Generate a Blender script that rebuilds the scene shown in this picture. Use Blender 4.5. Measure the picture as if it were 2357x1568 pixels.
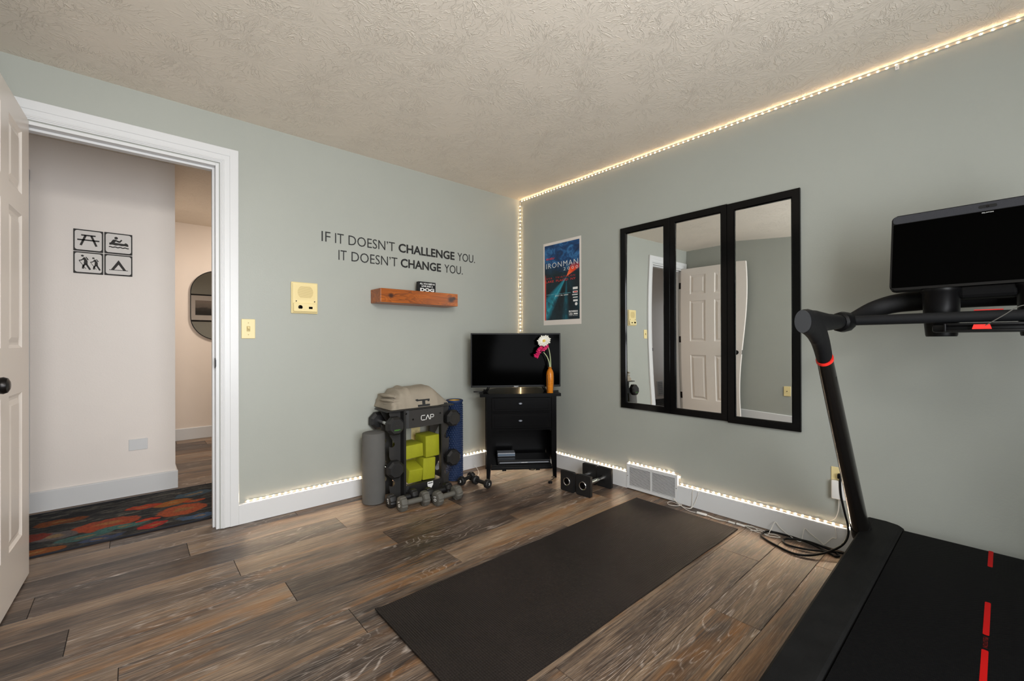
import bpy, bmesh, math, random
from mathutils import Vector, Matrix, noise
PI = math.pi
for o in list(bpy.data.objects): bpy.data.objects.remove(o)
SC = bpy.context.scene
COL = SC.collection

# ------------------------------------------------------------------ camera
cam_d = bpy.data.cameras.new('camera'); cam = bpy.data.objects.new('camera', cam_d); COL.objects.link(cam)
SC.camera = cam
cam_d.sensor_width = 36.0; cam_d.sensor_fit = 'HORIZONTAL'
cam_d.lens = 994.107 * 36.0 / 2357.0
cam_d.clip_start = 0.02; cam_d.clip_end = 60
YAW, PITCH, ROLL = 0.720478, 0.0022813, -0.0031598
F = Vector((math.sin(YAW)*math.cos(PITCH), math.cos(YAW)*math.cos(PITCH), math.sin(PITCH)))
R0 = Vector((math.cos(YAW), -math.sin(YAW), 0)); U0 = R0.cross(F)
RR = R0*math.cos(ROLL) + U0*math.sin(ROLL); UU = -R0*math.sin(ROLL) + U0*math.cos(ROLL)
cam.matrix_world = Matrix(((RR.x, UU.x, -F.x, -2.6679), (RR.y, UU.y, -F.y, -2.92037), (RR.z, UU.z, -F.z, 1.052), (0, 0, 0, 1)))

# ------------------------------------------------------------------ world, view, big lights
SC.view_settings.view_transform = 'Standard'; SC.view_settings.look = 'None'
SC.view_settings.gamma = 1.0; SC.view_settings.use_curve_mapping = False
SC.view_settings.exposure = 0.0
W = bpy.data.worlds.new('world'); SC.world = W; W.use_nodes = True
W.node_tree.nodes['Background'].inputs[0].default_value = (0.75, 0.86, 1.0, 1)
W.node_tree.nodes['Background'].inputs[1].default_value = 1.0

def area_light(name, loc, target, sx, sy, power, color, spread=PI):
    d = bpy.data.lights.new(name, 'AREA'); d.shape = 'RECTANGLE'; d.size = sx; d.size_y = sy
    d.energy = power; d.color = color; d.spread = spread
    o = bpy.data.objects.new(name, d); COL.objects.link(o)
    o.location = loc
    o.rotation_euler = (Vector(target) - Vector(loc)).to_track_quat('-Z', 'Y').to_euler()
    return o
# added light at an unseen, made-up window behind the camera, brightens walls and ceiling
area_light('near_wall_fill', (-2.15, -3.98, 1.25), (-2.1, 0, 2.3), 1.5, 1.4, 84, (0.95, 0.97, 1.0))
def point_light(name, loc, power, color, r):
    d = bpy.data.lights.new(name, 'POINT'); d.energy = power; d.color = color; d.shadow_soft_size = r
    o = bpy.data.objects.new(name, d); COL.objects.link(o); o.location = loc; return o
# unseen stand-in for flash bounced behind the camera, then the hallway lights
area_light('bounced_flash', (-2.6, -3.8, 2.12), (-1.75, 0, 0.55), 0.8, 0.35, 20, (1.0, 0.97, 0.92), math.radians(110))
area_light('hall_ceiling_lamp', (-1.35, 1.9, 2.28), (-1.7, 2.3, 0), 0.4, 0.4, 25, (1.0, 0.89, 0.78))
area_light('hallway_end_light', (-4.95, 0.62, 1.1), (-3.0, 0.62, 1.0), 0.8, 1.4, 2.5, (0.85, 0.92, 1.0))  # cool unseen area light before the closed hall end, no window there

# ------------------------------------------------------------------ materials
MATS = {}
def srgb(c):
    return tuple(((v/255)/12.92 if v/255 <= 0.04045 else ((v/255+0.055)/1.055)**2.4) for v in c)
def new_mat(name):
    m = bpy.data.materials.new(name); m.use_nodes = True
    nt = m.node_tree; b = nt.nodes['Principled BSDF']
    return m, nt, b
def lk(nt, a, b): nt.links.new(a, b)
def N(nt, t, **kw):
    n = nt.nodes.new(t)
    for k, v in kw.items():
        if k.startswith('i_'):
            key = k[2:]; key = int(key) if key.isdigit() else key
            n.inputs[key].default_value = v
        else: setattr(n, k, v)
    return n
def ramp(nt, fac, stops, interp='LINEAR'):
    r = nt.nodes.new('ShaderNodeValToRGB'); r.color_ramp.interpolation = interp
    el = r.color_ramp.elements
    while len(el) < len(stops): el.new(0.5)
    for e, (p, c) in zip(el, stops):
        e.position = p; e.color = (c[0], c[1], c[2], 1)
    lk(nt, fac, r.inputs[0]); return r.outputs[0]
def math_n(nt, op, a, b=None, c=None, clamp=False):
    n = nt.nodes.new('ShaderNodeMath'); n.operation = op; n.use_clamp = clamp
    for i, v in enumerate((a, b, c)):
        if v is None: continue
        if isinstance(v, (int, float)): n.inputs[i].default_value = v
        else: lk(nt, v, n.inputs[i])
    return n.outputs[0]
def mixc(nt, fac, a, b, mode='MIX'):
    n = nt.nodes.new('ShaderNodeMix'); n.data_type = 'RGBA'; n.blend_type = mode
    for s, v in ((n.inputs[0], fac), (n.inputs[6], a), (n.inputs[7], b)):
        if isinstance(v, (int, float)): s.default_value = v
        elif isinstance(v, tuple): s.default_value = (v[0], v[1], v[2], 1)
        else: lk(nt, v, s)
    return n.outputs[2]
def mapping(nt, vec, scale=(1, 1, 1), loc=(0, 0, 0)):
    n = nt.nodes.new('ShaderNodeMapping'); n.inputs['Scale'].default_value = scale; n.inputs['Location'].default_value = loc
    lk(nt, vec, n.inputs[0]); return n.outputs[0]
def noise_n(nt, vec, scale, detail=2, rough=0.5, dist=0.0):
    n = nt.nodes.new('ShaderNodeTexNoise'); n.inputs['Scale'].default_value = scale
    n.inputs['Detail'].default_value = detail; n.inputs['Roughness'].default_value = rough; n.inputs['Distortion'].default_value = dist
    if vec is not None: lk(nt, vec, n.inputs['Vector'])
    return n.outputs['Fac']
def bump(nt, b, h, strength=0.3, dist=0.01):
    n = nt.nodes.new('ShaderNodeBump'); n.inputs['Strength'].default_value = strength; n.inputs['Distance'].default_value = dist
    lk(nt, h, n.inputs['Height']); lk(nt, n.outputs[0], b.inputs['Normal']); return n
def simple(name, rgb, rough=0.5, metal=0.0, spec=0.5, coat=0.0, var=0.0, bs=0.0, bscale=200, lin=False):
    if name in MATS: return MATS[name]
    m, nt, b = new_mat(name)
    c = rgb if lin else srgb(rgb)
    b.inputs['Base Color'].default_value = (*c, 1); b.inputs['Roughness'].default_value = rough
    b.inputs['Metallic'].default_value = metal; b.inputs['Specular IOR Level'].default_value = spec
    b.inputs['Coat Weight'].default_value = coat; b.inputs['Coat Roughness'].default_value = 0.08
    tc = N(nt, 'ShaderNodeTexCoord').outputs['Object']
    if var:
        f = noise_n(nt, tc, 9, 4, 0.6)
        lo = tuple(v*(1-var) for v in c); hi = tuple(min(1, v*(1+var)) for v in c)
        lk(nt, ramp(nt, f, [(0.3, lo), (0.7, hi)]), b.inputs['Base Color'])
    if bs: bump(nt, b, noise_n(nt, tc, bscale, 2), bs, 0.002)
    MATS[name] = m; return m
def emissive(name, rgb, s):
    m, nt, b = new_mat(name)
    b.inputs['Base Color'].default_value = (*rgb, 1); b.inputs['Emission Color'].default_value = (*rgb, 1)
    b.inputs['Emission Strength'].default_value = s; MATS[name] = m; return m

def wall_paint(name, rgb, bs=0.25):
    m, nt, b = new_mat(name); c = srgb(rgb)
    b.inputs['Roughness'].default_value = 0.42; b.inputs['Specular IOR Level'].default_value = 0.35
    tc = N(nt, 'ShaderNodeNewGeometry').outputs['Position']
    f = noise_n(nt, tc, 1.7, 4, 0.55)
    lk(nt, ramp(nt, f, [(0.3, tuple(v*0.975 for v in c)), (0.7, tuple(v*1.02 for v in c))]), b.inputs['Base Color'])
    h = math_n(nt, 'ADD', noise_n(nt, tc, 130, 3, 0.5), math_n(nt, 'MULTIPLY', noise_n(nt, tc, 38, 2), 0.7))
    bump(nt, b, h, bs, 0.0012)
    return m
M_wall = wall_paint('sage_wall_paint', (165, 168, 161))
M_hall = wall_paint('cream_hall_paint', (236, 228, 221))
M_farw = wall_paint('warm_far_wall_paint', (226, 214, 202))

def ceiling_mat():
    m, nt, b = new_mat('stomped_ceiling_plaster')
    b.inputs['Roughness'].default_value = 0.75; b.inputs['Specular IOR Level'].default_value = 0.2
    geo = N(nt, 'ShaderNodeNewGeometry').outputs['Position']
    flat = mapping(nt, geo, (1, 1, 0))
    wob = N(nt, 'ShaderNodeTexNoise', i_Scale=14.0); wob.inputs['Detail'].default_value = 3; lk(nt, flat, wob.inputs['Vector'])
    v1 = N(nt, 'ShaderNodeVectorMath', operation='SUBTRACT'); lk(nt, wob.outputs['Color'], v1.inputs[0]); v1.inputs[1].default_value = (0.5, 0.5, 0.5)
    v2 = N(nt, 'ShaderNodeVectorMath', operation='SCALE'); lk(nt, v1.outputs[0], v2.inputs[0]); v2.inputs['Scale'].default_value = 0.055
    v3 = N(nt, 'ShaderNodeVectorMath', operation='ADD'); lk(nt, flat, v3.inputs[0]); lk(nt, v2.outputs[0], v3.inputs[1])
    hs = []
    for sc, off in ((4.2, 0.0), (3.4, 7.3)):
        mp = mapping(nt, v3.outputs[0], (1, 1, 0), (off, off*0.7, 0))
        vo = N(nt, 'ShaderNodeTexVoronoi', voronoi_dimensions='2D'); vo.inputs['Scale'].default_value = sc; lk(nt, mp, vo.inputs['Vector'])
        d = N(nt, 'ShaderNodeVectorMath', operation='SUBTRACT'); lk(nt, mp, d.inputs[0]); lk(nt, vo.outputs['Position'], d.inputs[1])
        # Position output is in the scaled space of the texture: compare in the same units
        sc_n = N(nt, 'ShaderNodeVectorMath', operation='SCALE'); lk(nt, vo.outputs['Position'], sc_n.inputs[0]); sc_n.inputs['Scale'].default_value = 1.0
        lk(nt, sc_n.outputs[0], d.inputs[1])
        sx = N(nt, 'ShaderNodeSeparateXYZ'); lk(nt, d.outputs[0], sx.inputs[0])
        ang = math_n(nt, 'ARCTAN2', sx.outputs[1], sx.outputs[0])
        ln = N(nt, 'ShaderNodeVectorMath', operation='LENGTH'); lk(nt, d.outputs[0], ln.inputs[0])
        # sample a ring-shaped domain so that the strokes run out from each stomp
        ca = math_n(nt, 'MULTIPLY', math_n(nt, 'COSINE', ang), 3.0); sa = math_n(nt, 'MULTIPLY', math_n(nt, 'SINE', ang), 3.0)
        cr = math_n(nt, 'MULTIPLY', ln.outputs['Value'], 7.0)
        sepc = N(nt, 'ShaderNodeSeparateColor'); lk(nt, vo.outputs['Color'], sepc.inputs[0])
        cell = math_n(nt, 'MULTIPLY', sepc.outputs[0], 60.0)
        cb = N(nt, 'ShaderNodeCombineXYZ'); lk(nt, ca, cb.inputs[0]); lk(nt, sa, cb.inputs[1]); lk(nt, math_n(nt, 'ADD', cr, cell), cb.inputs[2])
        f = noise_n(nt, cb.outputs[0], 1.35, 2.5, 0.6, 0.5)
        rd = math_n(nt, 'ABSOLUTE', math_n(nt, 'SUBTRACT', f, 0.5))
        rd = math_n(nt, 'SUBTRACT', 1.0, math_n(nt, 'MULTIPLY', rd, 36.0), clamp=True)
        msk = math_n(nt, 'MULTIPLY', math_n(nt, 'MULTIPLY', ln.outputs['Value'], 9.0, clamp=True),
                     math_n(nt, 'SUBTRACT', 1.35, math_n(nt, 'MULTIPLY', ln.outputs['Value'], 7.0), clamp=True))
        hs.append(math_n(nt, 'MULTIPLY', rd, msk))
    h = math_n(nt, 'MAXIMUM', hs[0], hs[1])
    h = math_n(nt, 'ADD', h, math_n(nt, 'MULTIPLY', noise_n(nt, geo, 90, 3), 0.25))
    bump(nt, b, h, 0.7, 0.004)
    c = srgb((236, 226, 212))
    lk(nt, mixc(nt, math_n(nt, 'MULTIPLY', h, 0.10), c, tuple(v*1.25 for v in c)), b.inputs['Base Color'])  # plaster ridges lightened in the colour, a painted highlight
    return m
M_ceil = ceiling_mat()

def floor_mat():
    m, nt, b = new_mat('plank_floor')
    uv = N(nt, 'ShaderNodeUVMap', uv_map='plank').outputs[0]
    at = N(nt, 'ShaderNodeAttribute', attribute_name='tone'); col = N(nt, 'ShaderNodeSeparateColor'); lk(nt, at.outputs['Color'], col.inputs[0])
    tone, hue = col.outputs[0], col.outputs[1]
    broad = noise_n(nt, mapping(nt, uv, (1.3, 9, 1)), 1.0, 3, 0.6, 0.6)
    fib = noise_n(nt, mapping(nt, uv, (5, 190, 1)), 1.0, 3, 0.65)
    fib2 = noise_n(nt, mapping(nt, uv, (16, 420, 1)), 1.0, 2, 0.6)
    t = math_n(nt, 'ADD', math_n(nt, 'MULTIPLY', tone, 0.62), math_n(nt, 'MULTIPLY', math_n(nt, 'SUBTRACT', broad, 0.48), 1.15))
    t = math_n(nt, 'ADD', t, math_n(nt, 'MULTIPLY', math_n(nt, 'SUBTRACT', fib, 0.5), 1.1))
    base = ramp(nt, t, [(0.0, srgb((42, 34, 30))), (0.22, srgb((74, 61, 53))), (0.45, srgb((116, 97, 80))), (0.68, srgb((152, 129, 105))), (0.95, srgb((184, 162, 138)))])
    gold = noise_n(nt, mapping(nt, uv, (1.7, 16, 1), (3.3, 1.1, 0)), 1.0, 3, 0.6, 0.8)
    gm = math_n(nt, 'MULTIPLY', math_n(nt, 'MULTIPLY', math_n(nt, 'SUBTRACT', gold, 0.50), 5.0, clamp=True), math_n(nt, 'MULTIPLY', hue, 0.7))
    base = mixc(nt, gm, base, srgb((150, 100, 46)))
    # cathedral grain as contour lines of a stretched noise, with white ceruse in the pores
    cn = noise_n(nt, mapping(nt, uv, (1.05, 6.5, 1), (9, 4, 0)), 1.0, 2, 0.45, 0.7)
    fr = math_n(nt, 'FRACT', math_n(nt, 'MULTIPLY', cn, 22.0))
    line = math_n(nt, 'SUBTRACT', 1.0, math_n(nt, 'MULTIPLY', math_n(nt, 'ABSOLUTE', math_n(nt, 'SUBTRACT', fr, 0.5)), 7.0), clamp=True)
    zone = noise_n(nt, mapping(nt, uv, (1.6, 6, 1), (1, 8, 0)), 1.0, 2, 0.5, 0.4)
    zm = math_n(nt, 'MULTIPLY', math_n(nt, 'SUBTRACT', zone, 0.47), 6.0, clamp=True)
    pore = math_n(nt, 'MULTIPLY', math_n(nt, 'SUBTRACT', fib2, 0.40), 5.0, clamp=True)
    wl = math_n(nt, 'MULTIPLY', math_n(nt, 'MULTIPLY', line, zm), math_n(nt, 'MULTIPLY', pore, 0.8))
    base = mixc(nt, wl, base, srgb((200, 188, 178)))
    wf = math_n(nt, 'MULTIPLY', math_n(nt, 'MULTIPLY', math_n(nt, 'SUBTRACT', noise_n(nt, mapping(nt, uv, (9, 230, 1), (4, 7, 0)), 1.0, 3, 0.7), 0.55), 6.0, clamp=True), 0.38)
    base = mixc(nt, wf, base, srgb((188, 174, 160)))
    dk = math_n(nt, 'MULTIPLY', math_n(nt, 'MULTIPLY', math_n(nt, 'SUBTRACT', 0.46, fib2), 7.0, clamp=True), 0.40)
    base = mixc(nt, dk, base, srgb((40, 32, 27)))
    lk(nt, base, b.inputs['Base Color'])
    r = math_n(nt, 'ADD', 0.33, math_n(nt, 'MULTIPLY', fib, 0.22)); lk(nt, r, b.inputs['Roughness'])
    b.inputs['Specular IOR Level'].default_value = 0.55
    bump(nt, b, math_n(nt, 'ADD', fib2, math_n(nt, 'MULTIPLY', line, 0.5)), 0.16, 0.0012)
    return m
M_floor = floor_mat()
M_white = simple('white_trim_paint', (214, 215, 216), 0.3, spec=0.5)
M_door = simple('door_white_paint', (228, 221, 214), 0.32)
M_blk = simple('gloss_black', (5, 5, 6), 0.12, spec=0.22)
M_blk2 = simple('satin_black', (11, 11, 12), 0.38, spec=0.18)
M_matte = simple('matte_black', (12, 12, 13), 0.6, spec=0.2, bs=0.15)
M_tblack = simple('black_furniture_paint', (9, 9, 10), 0.22, spec=0.10)
M_screen = simple('screen_glass', (2, 2, 2), 0.10, spec=0.010)
M_mirror = simple('mirror_glass', (0.86, 0.88, 0.87), 0.0, metal=1.0, lin=True)
M_mirror2 = simple('hall_mirror_glass', (0.78, 0.76, 0.73), 0.0, metal=1.0, lin=True)
M_chrome = simple('chrome', (200, 200, 200), 0.16, metal=1.0)
M_bronze = simple('oil_rubbed_bronze', (22, 19, 18), 0.3, metal=0.6)
M_ivory = simple('ivory_plastic', (232, 214, 158), 0.38)
M_ivd = simple('ivory_plastic_slots', (188, 168, 112), 0.5)
M_wplas = simple('white_plastic', (232, 230, 226), 0.35)
M_foam = simple('grey_foam', (88, 87, 85), 0.9, bs=0.3, bscale=350, var=0.04)
M_blue = simple('blue_foam', (20, 42, 78), 0.6, bs=0.3)
M_yel = simple('yellow_core', (236, 178, 40), 0.5)
M_green = simple('green_foam_block', (146, 148, 14), 0.75, var=0.10, bs=0.5, bscale=260)
M_towel = simple('taupe_towel_cloth', (150, 141, 126), 0.95, var=0.05, bs=0.9, bscale=420)
M_rack = simple('rack_powder_coat', (38, 37, 36), 0.5, bs=0.2, bscale=500)
M_rackd = simple('rack_powder_coat_dark', (20, 20, 20), 0.5)
M_neo = simple('grey_neoprene', (86, 84, 78), 0.7, bs=0.25, bscale=500)
M_rub = simple('black_rubber', (18, 18, 19), 0.55, bs=0.2, bscale=300)
M_red = simple('red_accent', (214, 40, 32), 0.4)
M_redb = simple('belt_red', (168, 8, 8), 0.6, spec=.15)
M_redd = simple('belt_dark_red', (96, 14, 12), 0.6, spec=.15)
M_petw = simple('white_petal', (238, 236, 226), 0.6)
M_petc = simple('yellow_flower_centre', (222, 190, 90), 0.7)
M_pink = simple('magenta_petal', (206, 24, 96), 0.55)
M_stem = simple('pale_green_stem', (168, 178, 138), 0.5)
M_wire = simple('white_cable', (224, 220, 212), 0.45)
M_ink = simple('black_vinyl', (16, 17, 18), 0.55)
M_inkw = simple('white_print', (226, 226, 224), 0.55)
M_inkr = simple('red_print', (206, 52, 46), 0.55)
M_inkt = simple('teal_print', (120, 190, 205), 0.55)
M_grn = simple('green_print', (72, 140, 40), 0.5)
M_paper = simple('poster_paper', (226, 218, 210), 0.5)
M_silver = simple('silver_plastic', (120, 124, 132), 0.35, metal=0.4)
M_dchar = simple('dark_weathered_black', (42, 40, 38), 0.7, var=0.4)
M_signw = simple('white_board_paint', (222, 218, 214), 0.6, var=0.04)
M_tape = simple('led_tape', (196, 186, 168), 0.6)
M_led = emissive('led_warm', (1.0, 0.68, 0.36), 100)
M_led2 = emissive('led_white', (1.0, 0.76, 0.52), 400)
M_dark = simple('dark_recess', (20, 20, 20), 0.9)
M_ventd = simple('duct_inside', (70, 70, 70), 0.8)

def wood_mat(name, stops, sc=(2, 30, 30), rough=0.4, knots=()):
    m, nt, b = new_mat(name)
    tc = N(nt, 'ShaderNodeTexCoord').outputs['Object']
    f = noise_n(nt, mapping(nt, tc, sc), 1.0, 4, 0.6, 1.2)
    cn = noise_n(nt, mapping(nt, tc, (3, 14, 14), (3, 3, 3)), 1.0, 2, 0.4, 0.8)
    fr = math_n(nt, 'FRACT', math_n(nt, 'MULTIPLY', cn, 12.0))
    f = math_n(nt, 'ADD', math_n(nt, 'MULTIPLY', f, 0.8), math_n(nt, 'MULTIPLY', fr, 0.2))
    c = ramp(nt, f, stops)
    for (kx, ky, kz, r) in knots:
        d = N(nt, 'ShaderNodeVectorMath', operation='DISTANCE'); lk(nt, mapping(nt, tc, (0.8, 1, 1), (0, 0, 0)), d.inputs[0]); d.inputs[1].default_value = (kx*0.8, ky, kz)
        k = math_n(nt, 'SUBTRACT', 1.0, math_n(nt, 'DIVIDE', d.outputs['Value'], r), clamp=True)
        c = mixc(nt, math_n(nt, 'MULTIPLY', k, 1.6, clamp=True), c, srgb((52, 22, 8)))
    lk(nt, c, b.inputs['Base Color']); b.inputs['Roughness'].default_value = rough
    bump(nt, b, f, 0.15, 0.002)
    return m
M_shelf = wood_mat('stained_pine', [(0.25, srgb((92, 42, 8))), (0.5, srgb((156, 80, 16))), (0.75, srgb((188, 104, 26)))], (2.2, 26, 26), 0.35, [(-0.235, -0.08, 0.0, 0.022), (0.275, -0.08, 0.012, 0.018), (0.25, -0.08, 0.0, 0.03)])
M_vasew = wood_mat('vase_dark_wood', [(0.3, srgb((58, 34, 16))), (0.6, srgb((104, 66, 30))), (0.8, srgb((150, 96, 38)))], (60, 60, 5), 0.25)
M_vaseo = wood_mat('vase_amber', [(0.3, srgb((176, 98, 16))), (0.7, srgb((212, 130, 28)))], (30, 30, 4), 0.2)

def yoga_mat():
    m, nt, b = new_mat('ribbed_mat_rubber')
    tc = N(nt, 'ShaderNodeTexCoord').outputs['Object']
    s = N(nt, 'ShaderNodeSeparateXYZ'); lk(nt, tc, s.inputs[0])
    wx = math_n(nt, 'SINE', math_n(nt, 'MULTIPLY', s.outputs[0], 2*PI/0.0085))
    wy = math_n(nt, 'SINE', math_n(nt, 'MULTIPLY', s.outputs[1], 2*PI/0.011))
    h = math_n(nt, 'MULTIPLY', math_n(nt, 'ADD', wx, math_n(nt, 'MULTIPLY', wy, 0.7)), 0.5)
    bump(nt, b, h, 0.7, 0.0014)
    sc = noise_n(nt, mapping(nt, tc, (1, 1, 1)), 2.2, 5, 0.6, 1.0)
    c = ramp(nt, math_n(nt, 'ADD', math_n(nt, 'MULTIPLY', sc, 0.6), math_n(nt, 'MULTIPLY', h, 0.12)), [(0.15, srgb((22, 17, 15))), (0.6, srgb((42, 34, 31)))])
    lk(nt, c, b.inputs['Base Color']); b.inputs['Roughness'].default_value = 0.62; b.inputs['Specular IOR Level'].default_value = 0.3
    return m
M_yoga = yoga_mat()
def belt_mat():
    m, nt, b = new_mat('treadmill_belt_rubber')
    tc = N(nt, 'ShaderNodeTexCoord').outputs['Object']
    s = N(nt, 'ShaderNodeSeparateXYZ'); lk(nt, tc, s.inputs[0])
    wx = math_n(nt, 'SINE', math_n(nt, 'MULTIPLY', s.outputs[0], 2*PI/0.006))
    wy = math_n(nt, 'SINE', math_n(nt, 'MULTIPLY', s.outputs[1], 2*PI/0.006))
    h = math_n(nt, 'MULTIPLY', wx, wy); bump(nt, b, h, 0.5, 0.0008)
    lk(nt, ramp(nt, h, [(0.3, srgb((8, 8, 9))), (0.9, srgb((17, 17, 19)))]), b.inputs['Base Color']); b.inputs['Roughness'].default_value = 0.6; b.inputs['Specular IOR Level'].default_value = 0.06
    return m
M_belt = belt_mat()
M_deck = simple('deck_rail_rubber', (20, 20, 20), 0.65, spec=0.08, var=0.25, bs=0.4, bscale=300)
M_post = simple('post_dark_metal', (48, 45, 42), 0.24, metal=0.75)

def rug_mat():
    m, nt, b = new_mat('floral_rug')
    tc = N(nt, 'ShaderNodeTexCoord').outputs['Object']
    weave = noise_n(nt, mapping(nt, tc, (60, 320, 1)), 1.0, 2, 0.6)
    n1 = noise_n(nt, mapping(nt, tc, (6, 22, 1)), 1.0, 4, 0.7, 1.5)
    c = ramp(nt, n1, [(0.3, srgb((30, 32, 38))), (0.5, srgb((52, 52, 52))), (0.62, srgb((86, 84, 78))), (0.75, srgb((120, 112, 100)))])
    # centre x, centre y, half lengths, colour (rug space, metres)
    fl = [(-2.78, 0.50, .155, .10, (158, 72, 48)), (-2.43, 0.47, .13, .10, (164, 80, 50)), (-2.86, 0.36, .12, .055, (66, 102, 100)), (-2.70, 0.385, .11, .05, (70, 108, 104)),
          (-2.99, 0.47, .10, .07, (96, 90, 90)), (-2.58, 0.30, .08, .045, (170, 50, 44)), (-2.47, 0.66, .10, .06, (152, 92, 44)), (-3.10, 0.52, .10, .08, (116, 46, 36)),
          (-2.62, 0.70, .09, .05, (160, 62, 40)), (-3.04, 0.26, .11, .05, (132, 76, 40)), (-2.38, 0.29, .10, .05, (70, 92, 120)), (-2.80, 0.27, .10, .04, (66, 76, 100)),
          (-2.98, 0.72, .12, .05, (120, 66, 36)), (-2.35, 0.78, .12, .06, (66, 84, 96)), (-2.36, 0.62, .06, .03, (160, 70, 40)), (-2.60, 0.42, .05, .03, (180, 56, 40))]
    wob = N(nt, 'ShaderNodeTexNoise', i_Scale=9.0); lk(nt, tc, wob.inputs['Vector'])
    w1 = N(nt, 'ShaderNodeVectorMath', operation='SCALE'); lk(nt, wob.outputs['Color'], w1.inputs[0]); w1.inputs['Scale'].default_value = 0.10
    w2 = N(nt, 'ShaderNodeVectorMath', operation='ADD'); lk(nt, tc, w2.inputs[0]); lk(nt, w1.outputs[0], w2.inputs[1])
    for i, (x, y, a, bb, rgb) in enumerate(fl):
        mp = N(nt, 'ShaderNodeMapping'); mp.inputs['Scale'].default_value = (1/a, 1/bb, 0)
        mp.inputs['Location'].default_value = (-(x+0.05)/a, -(y+0.05)/bb, 0); lk(nt, w2.outputs[0], mp.inputs[0])
        ln = N(nt, 'ShaderNodeVectorMath', operation='LENGTH'); lk(nt, mp.outputs[0], ln.inputs[0])
        k = math_n(nt, 'MULTIPLY', math_n(nt, 'SUBTRACT', 1.0, ln.outputs['Value']), 9.0, clamp=True)
        core = math_n(nt, 'MULTIPLY', math_n(nt, 'SUBTRACT', 0.4, ln.outputs['Value']), 6.0, clamp=True)
        cc = mixc(nt, math_n(nt, 'MULTIPLY', core, 0.5), srgb(rgb), srgb((160, 128, 78)))
        cc = mixc(nt, math_n(nt, 'MULTIPLY', math_n(nt, 'GREATER_THAN', n1, 0.56), 0.35), cc, srgb((70, 60, 54)))
        c = mixc(nt, math_n(nt, 'MULTIPLY', k, 0.92), c, cc)
    c = mixc(nt, math_n(nt, 'MULTIPLY', math_n(nt, 'SUBTRACT', 0.52, weave), 4.0, clamp=True), c, srgb((30, 30, 32)))
    lk(nt, c, b.inputs['Base Color']); b.inputs['Roughness'].default_value = 0.95; b.inputs['Specular IOR Level'].default_value = 0.1
    bump(nt, b, weave, 0.6, 0.003)
    return m
M_rug = rug_mat()
M_rugb = simple('rug_binding', (24, 27, 36), 0.9)

def poster_mat():
    m, nt, b = new_mat('race_poster_print')
    uv = N(nt, 'ShaderNodeUVMap', uv_map='uv').outputs[0]
    s = N(nt, 'ShaderNodeSeparateXYZ'); lk(nt, uv, s.inputs[0]); u, v = s.outputs[0], s.outputs[1]
    n1 = noise_n(nt, mapping(nt, uv, (4, 9, 1)), 1.0, 6, 0.7, 1.2)
    n2 = noise_n(nt, mapping(nt, uv, (3, 3, 1), (5, 5, 0)), 1.0, 5, 0.65, 0.6)
    sky = ramp(nt, n1, [(0.3, srgb((6, 30, 62))), (0.5, srgb((12, 66, 118))), (0.7, srgb((70, 140, 196)))])
    dark = ramp(nt, n2, [(0.35, srgb((6, 14, 20))), (0.75, srgb((10, 46, 58)))])
    up = math_n(nt, 'MULTIPLY', math_n(nt, 'SUBTRACT', v, 0.60), 6.0, clamp=True)
    c = mixc(nt, up, dark, sky)
    du = math_n(nt, 'SUBTRACT', u, 0.645); dv = math_n(nt, 'MULTIPLY', math_n(nt, 'SUBTRACT', v, 0.553), 1.63)
    ang = math_n(nt, 'ARCTAN2', dv, du)
    rad = math_n(nt, 'SQRT', math_n(nt, 'ADD', math_n(nt, 'MULTIPLY', du, du), math_n(nt, 'MULTIPLY', dv, dv)))
    def beam(c, a0, w, rgb, s_=1.0, soft=6.0):
        d = math_n(nt, 'ABSOLUTE', math_n(nt, 'SUBTRACT', ang, math.radians(a0)))
        k = math_n(nt, 'MULTIPLY', math_n(nt, 'SUBTRACT', math.radians(w), d), soft, clamp=True)
        return mixc(nt, math_n(nt, 'MULTIPLY', k, s_), c, rgb)
    c = beam(c, -133, 15, srgb((20, 128, 150)), 0.9, 7)
    c = beam(c, -128, 4, srgb((74, 190, 204)), 0.6, 12)
    c = beam(c, -92, 8, srgb((10, 96, 112)), 0.8, 8)
    c = beam(c, -60, 5, srgb((10, 60, 70)), 0.7, 8)
    c = beam(c, 160, 12, srgb((16, 40, 50)), 0.6, 8)
    # dark figures over the beams
    n3 = noise_n(nt, mapping(nt, uv, (7, 8, 1), (2, 9, 0)), 1.0, 4, 0.6, 1.0)
    low = math_n(nt, 'MULTIPLY', math_n(nt, 'SUBTRACT', 0.36, v), 8.0, clamp=True)
    c = mixc(nt, math_n(nt, 'MULTIPLY', math_n(nt, 'MULTIPLY', math_n(nt, 'GREATER_THAN', n3, 0.5), low), 0.55), c, srgb((10, 34, 46)))
    d = math_n(nt, 'ABSOLUTE', math_n(nt, 'SUBTRACT', ang, math.radians(44)))
    k = math_n(nt, 'MULTIPLY', math_n(nt, 'SUBTRACT', math.radians(23), d), 8.0, clamp=True)
    k = math_n(nt, 'MULTIPLY', k, math_n(nt, 'MULTIPLY', math_n(nt, 'SUBTRACT', 0.725, v), 12.0, clamp=True))
    c = mixc(nt, k, c, ramp(nt, rad, [(0.05, srgb((255, 120, 70))), (0.2, srgb((240, 70, 24))), (0.45, srgb((200, 50, 20)))]))
    rs = math_n(nt, 'MULTIPLY', math_n(nt, 'LESS_THAN', u, 0.04), math_n(nt, 'MULTIPLY', math_n(nt, 'SUBTRACT', 0.62, v), 10.0, clamp=True))
    c = mixc(nt, rs, c, srgb((206, 70, 60)))
    lk(nt, c, b.inputs['Base Color']); b.inputs['Roughness'].default_value = 0.3
    return m
M_poster = poster_mat()

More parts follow.
